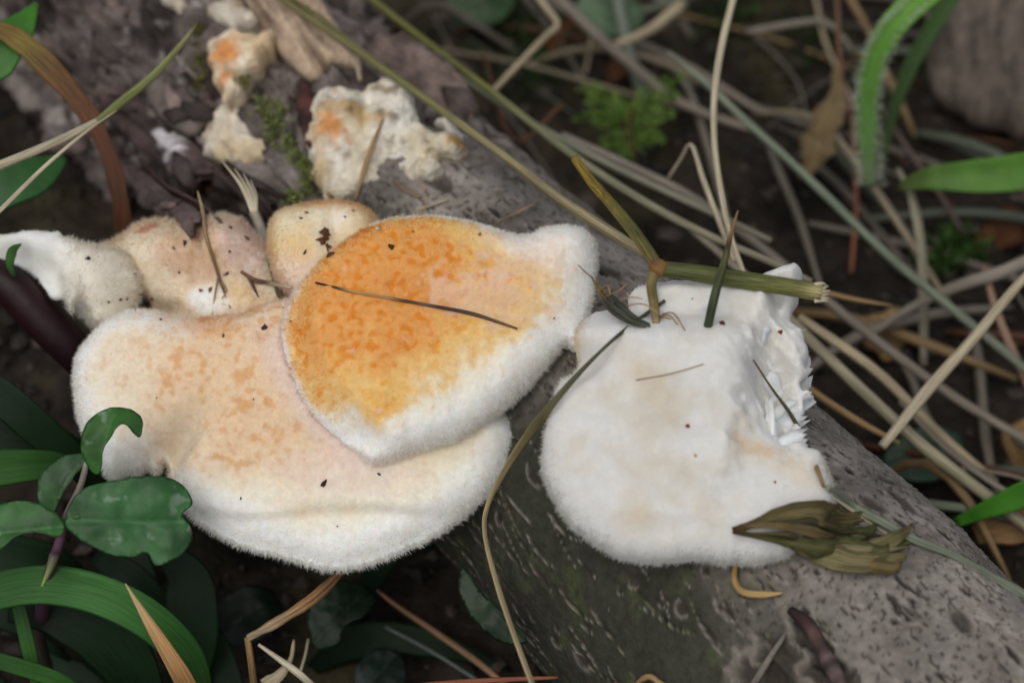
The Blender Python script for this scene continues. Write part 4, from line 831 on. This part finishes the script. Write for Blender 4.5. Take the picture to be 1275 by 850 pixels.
strand('strap_leaf', [(-60, 588, 37.4), (0, 582, 37.4), (60, 578, 37.7), (115, 582, 38.5)], [.35, .34, .25, .05], [(0, (50, 96, 34)), (1, (40, 76, 34))], 'grass green strap leaf beside the purple plant stem', 'leaf', **BL)
strand('strap_leaf', [(-60, 455, 38.6), (0, 492, 38.6), (50, 535, 38.8), (105, 585, 39.4), (140, 640, 40.5)], [.3, .35, .34, .25, .1], SHADEGREEN, 'dark green strap leaf slanting below the thick purple stem', 'leaf', **BL)
strand('strap_leaf', [(10, 760, 38.2), (70, 762, 38.2), (130, 790, 38.4), (165, 835, 38.8), (185, 900, 39.6)], [.2, .5, .6, .5, .4], SHADEGREEN, 'broad dark strap leaf under the long arching leaf', 'leaf', **BL)
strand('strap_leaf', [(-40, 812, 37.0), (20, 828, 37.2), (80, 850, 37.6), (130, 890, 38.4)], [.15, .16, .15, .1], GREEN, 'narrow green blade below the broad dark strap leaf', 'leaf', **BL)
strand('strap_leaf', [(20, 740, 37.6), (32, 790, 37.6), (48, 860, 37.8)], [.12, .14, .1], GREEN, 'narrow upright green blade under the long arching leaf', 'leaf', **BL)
strand('strap_leaf', [(205, 690, 40.2), (235, 720, 39.8), (240, 780, 39.8), (232, 850, 40.2), (225, 910, 41)], [.2, .5, .55, .4, .2], SHADEGREEN, 'dark broad leaf in shade under the peach fungus', 'leaf', **BL)
strand('strap_leaf', [(120, 690, 40.4), (160, 720, 40), (200, 760, 40.2), (260, 800, 40.6), (300, 880, 41.5)], [.2, .4, .4, .35, .2], SHADEGREEN, 'shaded green leaf behind the tan dead blade', 'leaf', **BL)
strand('strap_leaf', [(-60, 660, 39.5), (0, 690, 39.5), (60, 700, 39.8), (110, 720, 40.5)], [.4, .5, .4, .1], SHADEGREEN, 'dark leaf behind the lobed plant leaves', 'leaf', **BL)
strand('strap_leaf', [(-50, 520, 40), (10, 545, 40), (80, 560, 40.4), (140, 620, 41.4)], [.3, .4, .35, .2], SHADEGREEN, 'shaded strap leaf deep behind the grass green one', 'leaf', **BL)
def lone_leaf(outline, anchor, normal, mid, col, label, seed):
    before = set(bpy.data.objects); leaf(outline, anchor, normal, mid, None, col, .3, 'green_leaf', seed)
    o = (set(bpy.data.objects) - before).pop(); tag(o, label, 'leaf')
lone_leaf([(383, 772), (393, 737), (425, 722), (455, 728), (468, 745), (455, 765), (430, 780), (420, 802), (393, 806)], (425, 760, 40.5), VN + [.1, 0, .5], ((388, 802), (460, 730)), (28, 50, 30), 'round dark green leaf in shade by the bent straw', 11)  # these low lone leaves have their shade put into the green
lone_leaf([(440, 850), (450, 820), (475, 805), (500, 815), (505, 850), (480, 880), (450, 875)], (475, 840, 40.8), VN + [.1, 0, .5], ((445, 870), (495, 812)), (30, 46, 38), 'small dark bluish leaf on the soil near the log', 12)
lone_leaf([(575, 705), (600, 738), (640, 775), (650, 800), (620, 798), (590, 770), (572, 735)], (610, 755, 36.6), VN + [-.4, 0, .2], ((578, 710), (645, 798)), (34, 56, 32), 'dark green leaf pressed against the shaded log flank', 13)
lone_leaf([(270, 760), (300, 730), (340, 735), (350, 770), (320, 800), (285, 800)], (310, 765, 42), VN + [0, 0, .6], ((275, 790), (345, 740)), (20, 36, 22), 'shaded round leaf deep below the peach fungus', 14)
strand('dead_leaf', [(156, 726, 35.6), (178, 762, 35.5), (205, 805, 35.5), (232, 850, 35.7), (262, 910, 36.8)], [.012, .1, .17, .2, .16], [(0, (200, 176, 130)), (.3, (176, 136, 86)), (.6, (160, 120, 74)), (1, (140, 104, 64))], 'pointed tan dead blade standing before the strap leaves', 'grass blade', thick=.03, fold=.3, step=.12, sides=12)
bs_ = empty('bent_straw', np.r_[Pt(315, 850, 38.5)[:2], -1.5], 'sharply bent tan straw below the peach fungus margin', 'straw')
strand('upper_straw', [(440, 690, 38.3), (420, 716, 38.0), (388, 746, 37.8), (345, 774, 37.7), (308, 794, 37.6)], [.05, .09, .12, .1, .06], [(0, (150, 110, 76)), (.5, (166, 126, 88)), (1, (196, 176, 144))], parent=bs_, thick=.03, fold=.3, step=.08, ragged=.5, ripple=.2, mat=M_DRY)
strand('lower_straw', [(308, 793, 37.6), (312, 820, 37.7), (316, 850, 38.2), (322, 900, 40)], [.06, .07, .07, .07], TAN, parent=bs_, thick=.03, step=.12)
strand('flat_straw', [(322, 802, 37.6), (350, 822, 37.5), (380, 845, 37.4), (420, 885, 38.2)], [.03, .07, .07, .05], PALE, 'flat pale straw slanting below the bent straw', 'straw', thick=.03, step=.12)
strand('flat_straw', [(330, 855, 37.9), (350, 838, 37.8), (362, 820, 37.9), (366, 796, 38.2)], [.16, .13, .05, .02], STRAW, 'broad torn straw scrap beside the bent straw', 'straw', thick=.03, step=.06, ragged=.6, ripple=.2)
strand('straw', [(374, 835, 38.4), (380, 815, 38.6), (384, 795, 38.8)], .03, PALE, 'short upright pale straw bit by the flat straw', 'straw', step=.1)
strand('straw', [(470, 735, 41), (500, 758, 40.6), (550, 792, 40.2), (600, 828, 39.8), (640, 862, 39.6)], [.04, .06, .07, .07, .06], [(0, (120, 92, 66)), (1, (138, 108, 80))], 'brown straw lying in shade at the foot of the log', 'straw', step=.2)
strand('straw', [(480, 780, 41.4), (540, 812, 41), (600, 850, 40.6), (650, 880, 40.4)], .045, [(0, (84, 92, 88)), (1, (90, 96, 88))], 'dim grey green straw on soil at the foot of the log', 'straw', step=.2)
strand('twig', [(520, 852, 37.4), (580, 848, 37.2), (640, 845, 37.0), (695, 843, 36.9)], [.03, .05, .05, .03], [(0, (150, 92, 66)), (1, (130, 76, 56))], 'thin reddish twig lying against the near foot of the log', 'twig', step=.15)
strand('straw', [(790, 852, 's', .1), (808, 842, 's', .15), (822, 850, 's', .1), (840, 858, 's', .02)], [.02, .06, .05, .02], TAN, 'small tan chip on the mossy near flank of the log', 'straw', step=.08, thick=.03)

# ---- background stalks traced one by one
BG = 'grass stems behind the log'
def bgs(name, pts, wid, stops, label, **kw): return strand(name, pts, wid, stops, label, 'grass stalk', BG, step=kw.pop('step', .35), **kw)
bgs('grass_stalk', [(300, -35, 43.6), (345, -5, 43.3), (420, 47, 42.6), (500, 102, 41.6), (570, 152, 40.6), (640, 203, 39.6), (700, 249, 38.6), (790, 306, 37), (816, 326, 36.2)], [.07, .075, .08, .08, .08, .08, .085, .08, .06], [(0, (124, 116, 78)), (.4, (118, 116, 72)), (.65, (150, 140, 104)), (1, (168, 154, 124))], 'long olive stalk lying over the log towards the brown node')
bgs('grass_stalk', [(330, -20, 43.8), (390, 15, 43.5), (440, 55, 43.0), (520, 115, 42.2), (600, 175, 41.0), (680, 240, 39.6), (760, 295, 38.4), (830, 330, 37.6)], [.04, .045, .05, .05, .05, .05, .04], OLIVE, 'slimmer olive stalk running beside the long one over the log')
bgs('grass_stalk', [(430, -30, 46.5), (470, 5, 46), (530, 52, 45.2), (600, 105, 44.2), (660, 152, 43.2), (716, 195, 42.4), (800, 250, 41.6), (880, 292, 41), (950, 322, 40.6), (1010, 350, 40.5)], [.08, .085, .085, .085, .085, .085, .09, .08, .06], [(0, (110, 110, 56)), (.35, (112, 112, 62)), (.55, (120, 122, 96)), (1, (150, 140, 120))], 'olive stalk arching just behind the log from rotten end to white fungus')
bgs('grass_stalk', [(520, 60, 47), (570, 95, 46.2), (640, 140, 45.2), (720, 185, 44.2), (800, 225, 43.8), (880, 262, 43.4), (960, 300, 43)], [.07, .08, .08, .08, .08, .07], [(0, (118, 124, 104)), (1, (134, 128, 112))], 'grey green stalk parallel to the olive one behind the log')
bgs('straw', [(660, -40, 54), (690, -8, 53.5), (745, 46, 52.5), (800, 92, 51.5), (840, 124, 51), (900, 150, 50.6), (950, 165, 50.5)], [.12, .14, .15, .14, .13, .1, .05], GREY, 'thick greyish straw leading to the moss sprig')
bgs('straw', [(655, -30, 50), (676, 5, 49.4), (694, 30, 49), (680, 45, 48.8), (648, 78, 48.4), (610, 118, 48)], [.08, .08, .08, .075, .075, .06], STRAW, 'kinked straw bent back on itself behind the log', step=.12)
bgs('grass_stalk', [(832, 64, 46.5), (880, 105, 46), (930, 152, 45.6), (985, 202, 45.2), (1040, 255, 44.8), (1110, 322, 44.4), (1190, 388, 44.2), (1290, 470, 44)], [.03, .085, .095, .1, .1, .1, .1, .1], BLUEG, 'long blue green stalk slanting across the background litter')
bgs('straw', [(925, -40, 43), (914, -5, 42.6), (898, 60, 42), (889, 125, 41.4), (890, 185, 40.8), (898, 240, 40.2), (910, 295, 39.6), (928, 345, 38.8)], [.075, .075, .075, .07, .065, .065, .06, .05], PALE, 'pale upright straw rising behind the white fungus')
bgs('straw', [(832, 222, 43.4), (848, 198, 42.8), (861, 181, 42.2), (876, 225, 41.6), (895, 275, 41), (914, 325, 40.4)], [.03, .04, .05, .06, .055, .04], PALE, 'short kinked pale straw beside the upright one', step=.12)
bgs('straw', [(1310, 312, 41), (1270, 352, 40.8), (1215, 418, 40.5), (1160, 480, 40.3), (1098, 556, 40)], [.09, .1, .115, .125, .09], [(0, (170, 158, 130)), (.5, (186, 174, 146)), (1, (196, 184, 158))], 'bright straw slanting against the others beside the log', step=.2)
bgs('straw', [(700, 168, 46.5), (780, 205, 46), (860, 245, 45.4), (940, 302, 44.8), (1030, 375, 44.2), (1110, 438, 43.8), (1200, 502, 43.6), (1300, 560, 43.4)], [.08, .1, .11, .11, .11, .11, .1], GREY, 'long grey straw running behind the white fungus crown')
bgs('straw', [(860, 285, 43.6), (930, 345, 43), (1010, 425, 42), (1080, 492, 41.4), (1150, 556, 41.2), (1220, 610, 41.2), (1310, 680, 41)], [.07, .1, .12, .125, .13, .13, .12], [(0, (150, 142, 124)), (.5, (160, 152, 126)), (1, (150, 144, 116))], 'stout straw running beside the far edge of the log')
bgs('straw', [(995, 395, 43.4), (1050, 432, 43), (1100, 470, 42.8), (1170, 540, 42.8), (1240, 600, 43)], [.09, .11, .11, .1, .08], STRAW, 'straw emerging behind the torn shards of the white fungus')
bgs('straw', [(990, 470, 41.2), (1030, 500, 41), (1075, 528, 40.8), (1120, 552, 40.8)], [.07, .08, .075, .04], TAN, 'tan straw low behind the bare log edge')
bgs('grass_stalk', [(1118, 210, 47.5), (1135, 245, 47.2), (1146, 300, 46.8), (1150, 370, 46.4), (1150, 455, 46)], [.05, .11, .12, .12, .09], [(0, (150, 146, 120)), (1, (108, 100, 88))], 'grey curved blade hanging below the hairy green leaf', thick=.03)
bgs('twig', [(1040, -40, 51), (1044, 40, 50.6), (1048, 100, 50.2), (1062, 160, 49.8), (1066, 250, 49.2), (1060, 340, 48.6)], [.06, .065, .06, .055, .05], [(0, (110, 86, 68)), (.5, (126, 80, 58)), (1, (136, 84, 58))], 'thin reddish brown upright twig beside the dry tan leaf')
bgs('twig', [(1100, 140, 50), (1130, 185, 49.6), (1165, 235, 49.2), (1200, 290, 49)], .06, [(0, (110, 92, 82)), (1, (96, 80, 72))], 'brown twig leaning behind the hairy green leaf')
bgs('grass_stalk', [(1310, 310, 45), (1250, 338, 45), (1195, 355, 45.2), (1130, 385, 45.6), (1080, 420, 45.8)], [.14, .15, .13, .1, .05], GREY, 'flat grey blade crossing below the horizontal green leaf', thick=.03)
bgs('straw', [(1225, 330, 45.4), (1240, 385, 45), (1262, 440, 44.6), (1290, 500, 44.4)], [.06, .09, .1, .08], [(0, (150, 118, 98)), (1, (160, 132, 112))], 'pinkish straw crossed by the flat grey blade')
bgs('straw', [(1010, 360, 42.6), (1060, 372, 42.6), (1110, 380, 42.8)], [.07, .05, .02], TAN, 'short tan straw pointing away from the torn stalk end')
bgs('grass_stalk', [(765, -30, 54), (775, 30, 53.5), (790, 90, 52.6), (815, 150, 51.5)], [.16, .18, .16, .1], [(0, (120, 130, 116)), (1, (96, 100, 88))], 'broad blurred grey green stalk behind the moss sprig')
bgs('straw', [(850, 5, 54), (830, 22, 53.6), (805, 40, 53.2), (760, 58, 53)], [.15, .16, .12, .08], STRAW, 'short thick pale straw piece far behind the moss sprig')
bgs('straw', [(1290, 625, 40.6), (1250, 610, 40.8), (1180, 560, 41.4), (1120, 500, 42.2)], [.06, .07, .06, .04], GREY, 'weathered straw crossing the stout straw by the log')
bgs('straw', [(930, 40, 52), (990, 30, 51.6), (1030, 28, 51.4), (1060, 60, 51)], [.08, .1, .1, .05], GREY, 'horizontal grey blade behind the reddish twig')
bgs('straw', [(700, 130, 49), (640, 175, 48.5), (600, 60, 49.4)], [.05, .05, .04], BROWN, 'brown bent stem in the gap behind the log')

# ---- background leaves
gl = empty('hairy_leaf', np.r_[Pt(1082, 230, 48)[:2], .2], 'upright hairy bright green leaf with pale edges', 'leaf')
GLP = [(1084, 232, 47.6), (1080, 180, 46.8), (1080, 120, 46.2), (1090, 70, 45.6), (1115, 28, 45.2), (1155, -10, 45), (1200, -45, 45)]
strand('blade', GLP, [.14, .2, .23, .26, .3, .32, .28], [(0, (140, 156, 120)), (.25, (104, 146, 76)), (.6, (104, 156, 60)), (1, (112, 166, 62))], parent=gl, mat=M_STRAP, thick=.04, fold=.2, sides=14, step=.15)
ctr = catmull(np.array([W(p) for p in GLP]), 40); hv = []; hf = []
for k in range(1500):
    q = ctr[rng.integers(len(ctr) - 20)]; s = rng.choice([-1, 1]); b = q + RT * s * (.22 + .05 * rng.normal()) * (1 if q[2] > 2 else .7) - FW * (.12 + .04 * rng.normal()); e = b + RT * s * rng.uniform(.05, .16) + rng.normal(size=3) * .05
    sd_ = np.cross(e - b, rng.normal(size=3)); sd_ /= np.linalg.norm(sd_); m0 = len(hv); hv += [b - sd_ * .008, b + sd_ * .008, e]; hf.append((m0, m0 + 1, m0 + 2))
tag(mk('leaf_hairs', hv, hf, M_FUZZ, gl, np.tile(lin(206, 216, 196), (len(hv), 1)), smooth=False), kind='stuff')
strand('green_leaf', [(1098, 200, 49.6), (1112, 140, 49.2), (1135, 80, 48.8), (1170, 20, 48.4), (1210, -40, 48)], [.08, .14, .2, .2, .15], [(0, (60, 80, 44)), (1, (62, 96, 40))], 'second green leaf standing behind the upright hairy leaf', 'leaf', mat=M_LEAF, thick=.03, fold=.4, sides=12, step=.2)
strand('green_leaf', [(1120, 232, 47), (1160, 222, 46.4), (1210, 220, 46), (1260, 216, 45.6), (1330, 205, 45)], [.1, .28, .38, .42, .4], [(0, (86, 96, 56)), (.4, (88, 132, 52)), (1, (94, 142, 54))], 'hairy green leaf lying flat on the litter', 'leaf', mat=M_LEAF, thick=.04, fold=.4, sides=14, step=.15)
strand('grass_leaf', [(1190, 650, 41.4), (1225, 635, 41.0), (1262, 620, 40.7), (1310, 600, 40.4), (1400, 570, 40.6), (1500, 560, 43)], [.1, .26, .3, .3, .26, .15], [(0, (70, 130, 40)), (1, (84, 150, 48))], 'vivid green blade just past the far edge of the log', 'leaf', mat=M_LEAF, thick=.03, fold=.3, sides=12, step=.15)
strand('dry_leaf', [(1042, 85, 50), (1036, 120, 49.6), (1028, 165, 49.2), (1012, 205, 49), (996, 222, 49)], [.05, .25, .36, .34, .1], [(0, (150, 130, 96)), (1, (132, 112, 80))], 'dry tan leaf hanging beside the reddish brown twig', 'dead leaf', thick=.03, fold=.3, sides=14, step=.1, ragged=.6, ripple=.4, wob=.3, mat=M_DRY)
strand('dead_leaf', [(1215, 665, 42), (1250, 655, 41.8), (1300, 650, 41.6)], [.2, .4, .3], [(0, (150, 116, 76)), (1, (140, 106, 70))], 'tan dead leaf beside the vivid green blade', 'dead leaf', thick=.03, fold=.3, sides=12, step=.15)
lone_leaf([(1100, 570), (1125, 540), (1165, 530), (1200, 545), (1195, 580), (1160, 600), (1120, 595)], (1150, 565, 44), VN + [0, 0, .5], ((1105, 580), (1195, 550)), (52, 84, 62), 'dull green round leaf under the crossing straws', 15)
lone_leaf([(715, 10), (745, -15), (790, -10), (800, 30), (770, 45), (735, 40)], (755, 15, 55), VN + [0, 0, .5], ((720, 30), (795, -5)), (96, 124, 92), 'pale green blurred leaf far behind the kinked straw', 16)
lone_leaf([(560, -20), (600, -30), (640, -10), (625, 25), (585, 35), (560, 15)], (600, 0, 55), VN + [0, 0, .5], ((562, 10), (635, -10)), (56, 82, 46), 'dark green blurred leaf far behind the olive stalk', 17)
# feathery moss sprig
sp_ = empty('moss_sprig', W((785, 190, .1)), 'feathery green moss sprig behind the log', 'moss')
strand('stem', [(790, 205, .2), (786, 180, .9), (782, 150, 1.6), (790, 125, 2.2)], [.06, .06, .05, .03], [(0, (150, 130, 80)), (1, (120, 120, 60))], parent=sp_, step=.2)
rs = random.Random(4)
for (a, b) in [((785, 165), (715, 150)), ((785, 170), (838, 145)), ((784, 178), (740, 190)), ((786, 182), (825, 178)), ((784, 148), (722, 112)), ((786, 140), (850, 98)), ((784, 160), (730, 128)), ((787, 150), (845, 120)), ((785, 190), (765, 205))]:
    A_ = W((*a, 1.4)); B_ = W((*b, 1.9)); ax = B_ - A_; L = np.linalg.norm(ax); ax /= L; V = []; F = []; C = []
    for k in range(70):
        u = rs.random(); s = rs.choice([-1, 1]); b0 = A_ + ax * L * u + np.array([0, 0, .25 * math.sin(u * 3)]); dr = ax * .7 + s * np.cross(ax, -FW) * .8 + rng.normal(size=3) * .25; dr /= np.linalg.norm(dr); l = .38 * (1.05 - u) + .1
        q = np.cross(dr, rng.normal(size=3)); q /= np.linalg.norm(q); m0 = len(V); V += [b0, b0 + dr * l * .5 + q * .05, b0 + dr * l, b0 + dr * l * .5 - q * .05]; F.append((m0, m0 + 1, m0 + 2, m0 + 3)); C += [mixc(lin(78, 112, 42), lin(126, 150, 78), rs.random())] * 4
    mk('frond', V, F, M_MOSS, sp_, np.array(C), smooth=False)
# weathered wood block far right
sb = sheet('weathered_wood', [(1150, -60), (1160, 20), (1150, 70), (1165, 120), (1200, 150), (1240, 165), (1300, 180), (1400, 160), (1420, 40), (1400, -80), (1270, -100)], (1230, 50, 52), VN + [-.3, 0, -.2],
           lambda X, Y, d, p: .8 * dome(d, 1) + .25 * fbm(np.stack([X / 18, Y / 90, 0 * X], 1), 1, 4, 901), lambda X, Y, d, p: -3.5 * dome(d, 1.5), lambda X, Y, d, p: mixc(lin(120, 110, 100), lin(66, 58, 52), np.clip(.5 + fbm(np.stack([X / 16, Y / 80, 0 * X], 1), 1, 4, 903), 0, 1)), M_WOOD, None, .15, .15, 1.5, 60, add=True)
tag(sb['o'], 'weathered grey block of wood behind the upright green leaf', 'wood')

# ---- loose litter on the soil behind the log: dry stems lying at all angles, like each other but for their place
rl = random.Random(21)
for k in range(150):
    for _ in range(30):
        x, y = rl.uniform(-6, 27), rl.uniform(22, 52); q = np.array([x, y, 0]) - LO; off = q @ LE
        if off < -3.2: break
    else: continue
    L = rl.uniform(3, 11); an = rl.gauss(-.75, .55); z0 = float(ground_z(x, y)[0]); h = abs(rl.gauss(0, .9)); dx, dy = math.cos(an), math.sin(an)
    P = []
    for u in (-.5, -.2, .15, .5):
        xx, yy = x + dx * L * u + rl.gauss(0, .12), y + dy * L * u + rl.gauss(0, .12); P.append((xx, yy, float(ground_z(xx, yy)[0]) + .08 + (h * (1 - abs(u)) if abs(u) < .4 else (.0 if u < 0 else h * .3))))
    r = rl.choice([.04, .06, .08, .1, .13]); ci = rl.choice([0, 1, 1, 1, 2, 3, 4]); stops = (STRAW, GREY, BROWN, BLUEG, TAN)[ci]; cn = ('straw yellow', 'grey weathered', 'dark brown', 'blue green', 'warm tan')[ci]; tn = 'hair thin' if r < .05 else 'slender' if r < .07 else 'medium thick' if r < .09 else 'stout' if r < .12 else 'very thick'; bn = 'arched above' if h > .8 else 'lying flat on'
    kdim = rl.uniform(.65, 1); stops = [(p, tuple(c * kdim for c in cc)) for p, cc in stops]
    strand('loose_straw', np.array(P), [r * .7, r, r, r * .6], stops, f'{tn} {cn} loose straw {bn} the soil behind the log', 'straw', f'{tn} {cn} straws {bn} the soil', step=.6, sides=6)
for k in range(46):
    for _ in range(30):
        x, y = rl.uniform(-8, 27), rl.uniform(22, 54); off = (np.array([x, y, 0]) - LO) @ LE
        if off < -3.4: break
    else: continue
    z0 = float(ground_z(x, y)[0]); L = rl.uniform(.8, 2); an = rl.uniform(0, 6.28); d_ = np.array([math.cos(an), math.sin(an), 0])
    P = np.array([np.array([x, y, z0 + .1]) + d_ * L * u + np.array([0, 0, .25 * math.sin((u + .5) * 3) + .3 * rl.random()]) for u in (-.5, -.15, .2, .5)])
    strand('leaf_scrap', P, [.1, L * .28, L * .26, .05], *rl.choice([(BROWN, 'curled russet brown leaf scrap on the soil behind the log'), (BROWN, 'curled russet brown leaf scrap on the soil behind the log'), (TAN, 'curled tan leaf scrap on the soil behind the log'), (GREY, 'curled grey leaf scrap on the soil behind the log'), ([(0, (74, 58, 46)), (1, (96, 72, 56))], 'curled dark umber leaf scrap on the soil behind the log')]), 'dead leaf', 'leaf scraps on the soil', thick=.03, fold=rl.uniform(-.5, .5), twist=rl.uniform(-1, 1), step=.15, sides=8, ragged=.6, ripple=.3, mat=M_DRY)
# leaf blades filling the hollow before the log, its shade put into their greens
for k in range(60):
    for _ in range(30):
        x, y = rl.uniform(-15, 4), rl.uniform(12, 27); off = (np.array([x, y, 0]) - LO) @ LE
        if off > 4.2: break
    else: continue
    z0 = float(ground_z(x, y)[0]); L = rl.uniform(2.5, 5.5); an = rl.uniform(0, 6.28); d_ = np.array([math.cos(an), math.sin(an), 0]); hh = rl.uniform(.6, 2.2)
    P = np.array([[x, y, z0 - .2], np.array([x, y, z0 + hh]) + d_ * L * .3, np.array([x, y, z0 + hh * 1.05]) + d_ * L * .65, np.array([x, y, z0 + hh * .5]) + d_ * L])
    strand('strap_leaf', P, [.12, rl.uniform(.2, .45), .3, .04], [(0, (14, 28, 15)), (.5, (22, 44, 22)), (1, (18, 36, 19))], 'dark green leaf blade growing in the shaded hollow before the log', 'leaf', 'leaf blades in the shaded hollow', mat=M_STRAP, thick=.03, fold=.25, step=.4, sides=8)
# crumbs of soil, bark and leaf mould
V = []; F = []; C = []; ico = np.array([(0, 0, 1), (.9, 0, .3), (.28, .85, .3), (-.72, .53, .3), (-.72, -.53, .3), (.28, -.85, .3), (0, 0, -.7)])
icf = [(0, 1, 2), (0, 2, 3), (0, 3, 4), (0, 4, 5), (0, 5, 1), (6, 2, 1), (6, 3, 2), (6, 4, 3), (6, 5, 4), (6, 1, 5)]
xs = rng.uniform(-18, 30, 9000); ys = rng.uniform(10, 58, 9000); zs = ground_z(xs, ys)
for x, y, z in zip(xs, ys, zs):
    r = .06 + .22 * rng.random() ** 3; m0 = len(V); q = ico * rng.uniform(.6, 1.3, (7, 3)) * r * rng.uniform(.5, 1.5, 3)
    V += list(q + [x, y, z + r * .3]); F += [tuple(i + m0 for i in f) for f in icf]; C += [mixc(lin(28, 25, 22), lin(76, 66, 57), rng.random() ** 1.5)] * 7
tag(mk('soil_crumbs', np.array(V), np.array(F), M_DEBRIS, None, np.array(C), smooth=False), 'dark crumbs of soil and leaf mould over the ground', 'soil', None, 'stuff')

# ---- specks of debris on the fungi
def speck(px, py, r, colr, label, group=None, el=1.4, seed=0, parts=8):
    r *= .72; p, nn, t = hit(px, py); rg = np.random.default_rng(900 + seed); nn = nn if nn @ -FW > 0 else -nn
    a = np.cross(nn, rg.normal(size=3)); a /= np.linalg.norm(a); b = np.cross(nn, a); V = []; F = []; nu, nv = 8, 5
    for i in range(nv + 1):
        th = math.pi * i / nv
        for j in range(nu):
            ph = 2 * math.pi * j / nu; k = 1 + .25 * math.sin(ph * 3 + seed) + .15 * rg.normal()
            V.append(p + nn * (r * .4 + r * .8 * math.cos(th)) + (a * math.cos(ph) * el + b * math.sin(ph)) * r * k * math.sin(th))
    for i in range(nv):
        for j in range(nu): F.append((i * nu + j, i * nu + (j + 1) % nu, (i + 1) * nu + (j + 1) % nu, (i + 1) * nu + j))
    o = mk('debris_speck', V, F, M_DEBRIS, None, np.tile(lin(*colr), (len(V), 1)), origin=p); return tag(o, label, 'speck', group)
speck(900, 403, .06, (96, 24, 18), 'dark red seed speck beside the upright grass stub', seed=1)
speck(971, 413, .05, (124, 46, 24), 'rust red speck near the torn crown of the white fungus', seed=2)
speck(856, 530, .045, (128, 54, 30), 'round reddish speck on the smooth body of the white fungus', el=1.1, seed=3)
speck(866, 567, .035, (186, 160, 130), 'faint tan speck below the round reddish speck', seed=4)
speck(403, 602, .06, (48, 30, 22), 'dark oblong grain on the lower peach cap', el=1.9, seed=5)
speck(487, 308, .06, (60, 50, 22), 'dark green forked speck on the orange cap', el=1.8, seed=6)
speck(362, 400, .03, (120, 56, 24), 'brown dot at the left rim of the orange cap', el=1, seed=7)
speck(330, 408, .07, (70, 48, 34), 'brown crumb between the orange cap and the knobby fungus', seed=8)
for k, (x, y, r) in enumerate([(404, 290, .1), (400, 300, .09), (409, 309, .08), (405, 296, .08), (412, 318, .08)]):
    speck(x, y, r, (84, 52, 34), 'dark brown crumbly flake heaped on the small buff cap', 'brown flakes on the buff cap', el=1.5, seed=20 + k)
for k, (x, y, r) in enumerate([(230, 303, .045), (216, 309, .03), (286, 313, .035), (223, 339, .025), (250, 362, .05), (262, 361, .05), (150, 373, .04), (158, 372, .035), (110, 322, .05), (282, 341, .04), (307, 297, .05), (239, 273, .04), (200, 398, .035), (168, 341, .03), (380, 314, .035), (382, 265, .035), (375, 272, .03), (430, 270, .025), (278, 418, .03), (195, 495, .02), (316, 497, .02), (287, 284, .05), (190, 372, .045), (135, 376, .03), (300, 620, .022), (472, 590, .025), (690, 396, .02), (862, 372, .018), (420, 655, .02), (965, 600, .03)]):
    speck(x, y, r, random.choice([(60, 44, 34), (92, 58, 36), (44, 34, 30), (112, 78, 48)]), 'tiny dark debris speck on the ' + ('white torn fungus' if x > 760 else 'orange cap' if x > 600 else 'small buff cap' if (y < 330 and x > 340) else 'torn white lobe' if x < 125 else 'knobby pale fungus back' if y < 400 else 'broad peach cap'), 'debris specks on the fungi', el=random.uniform(1, 2.2), seed=40 + k)
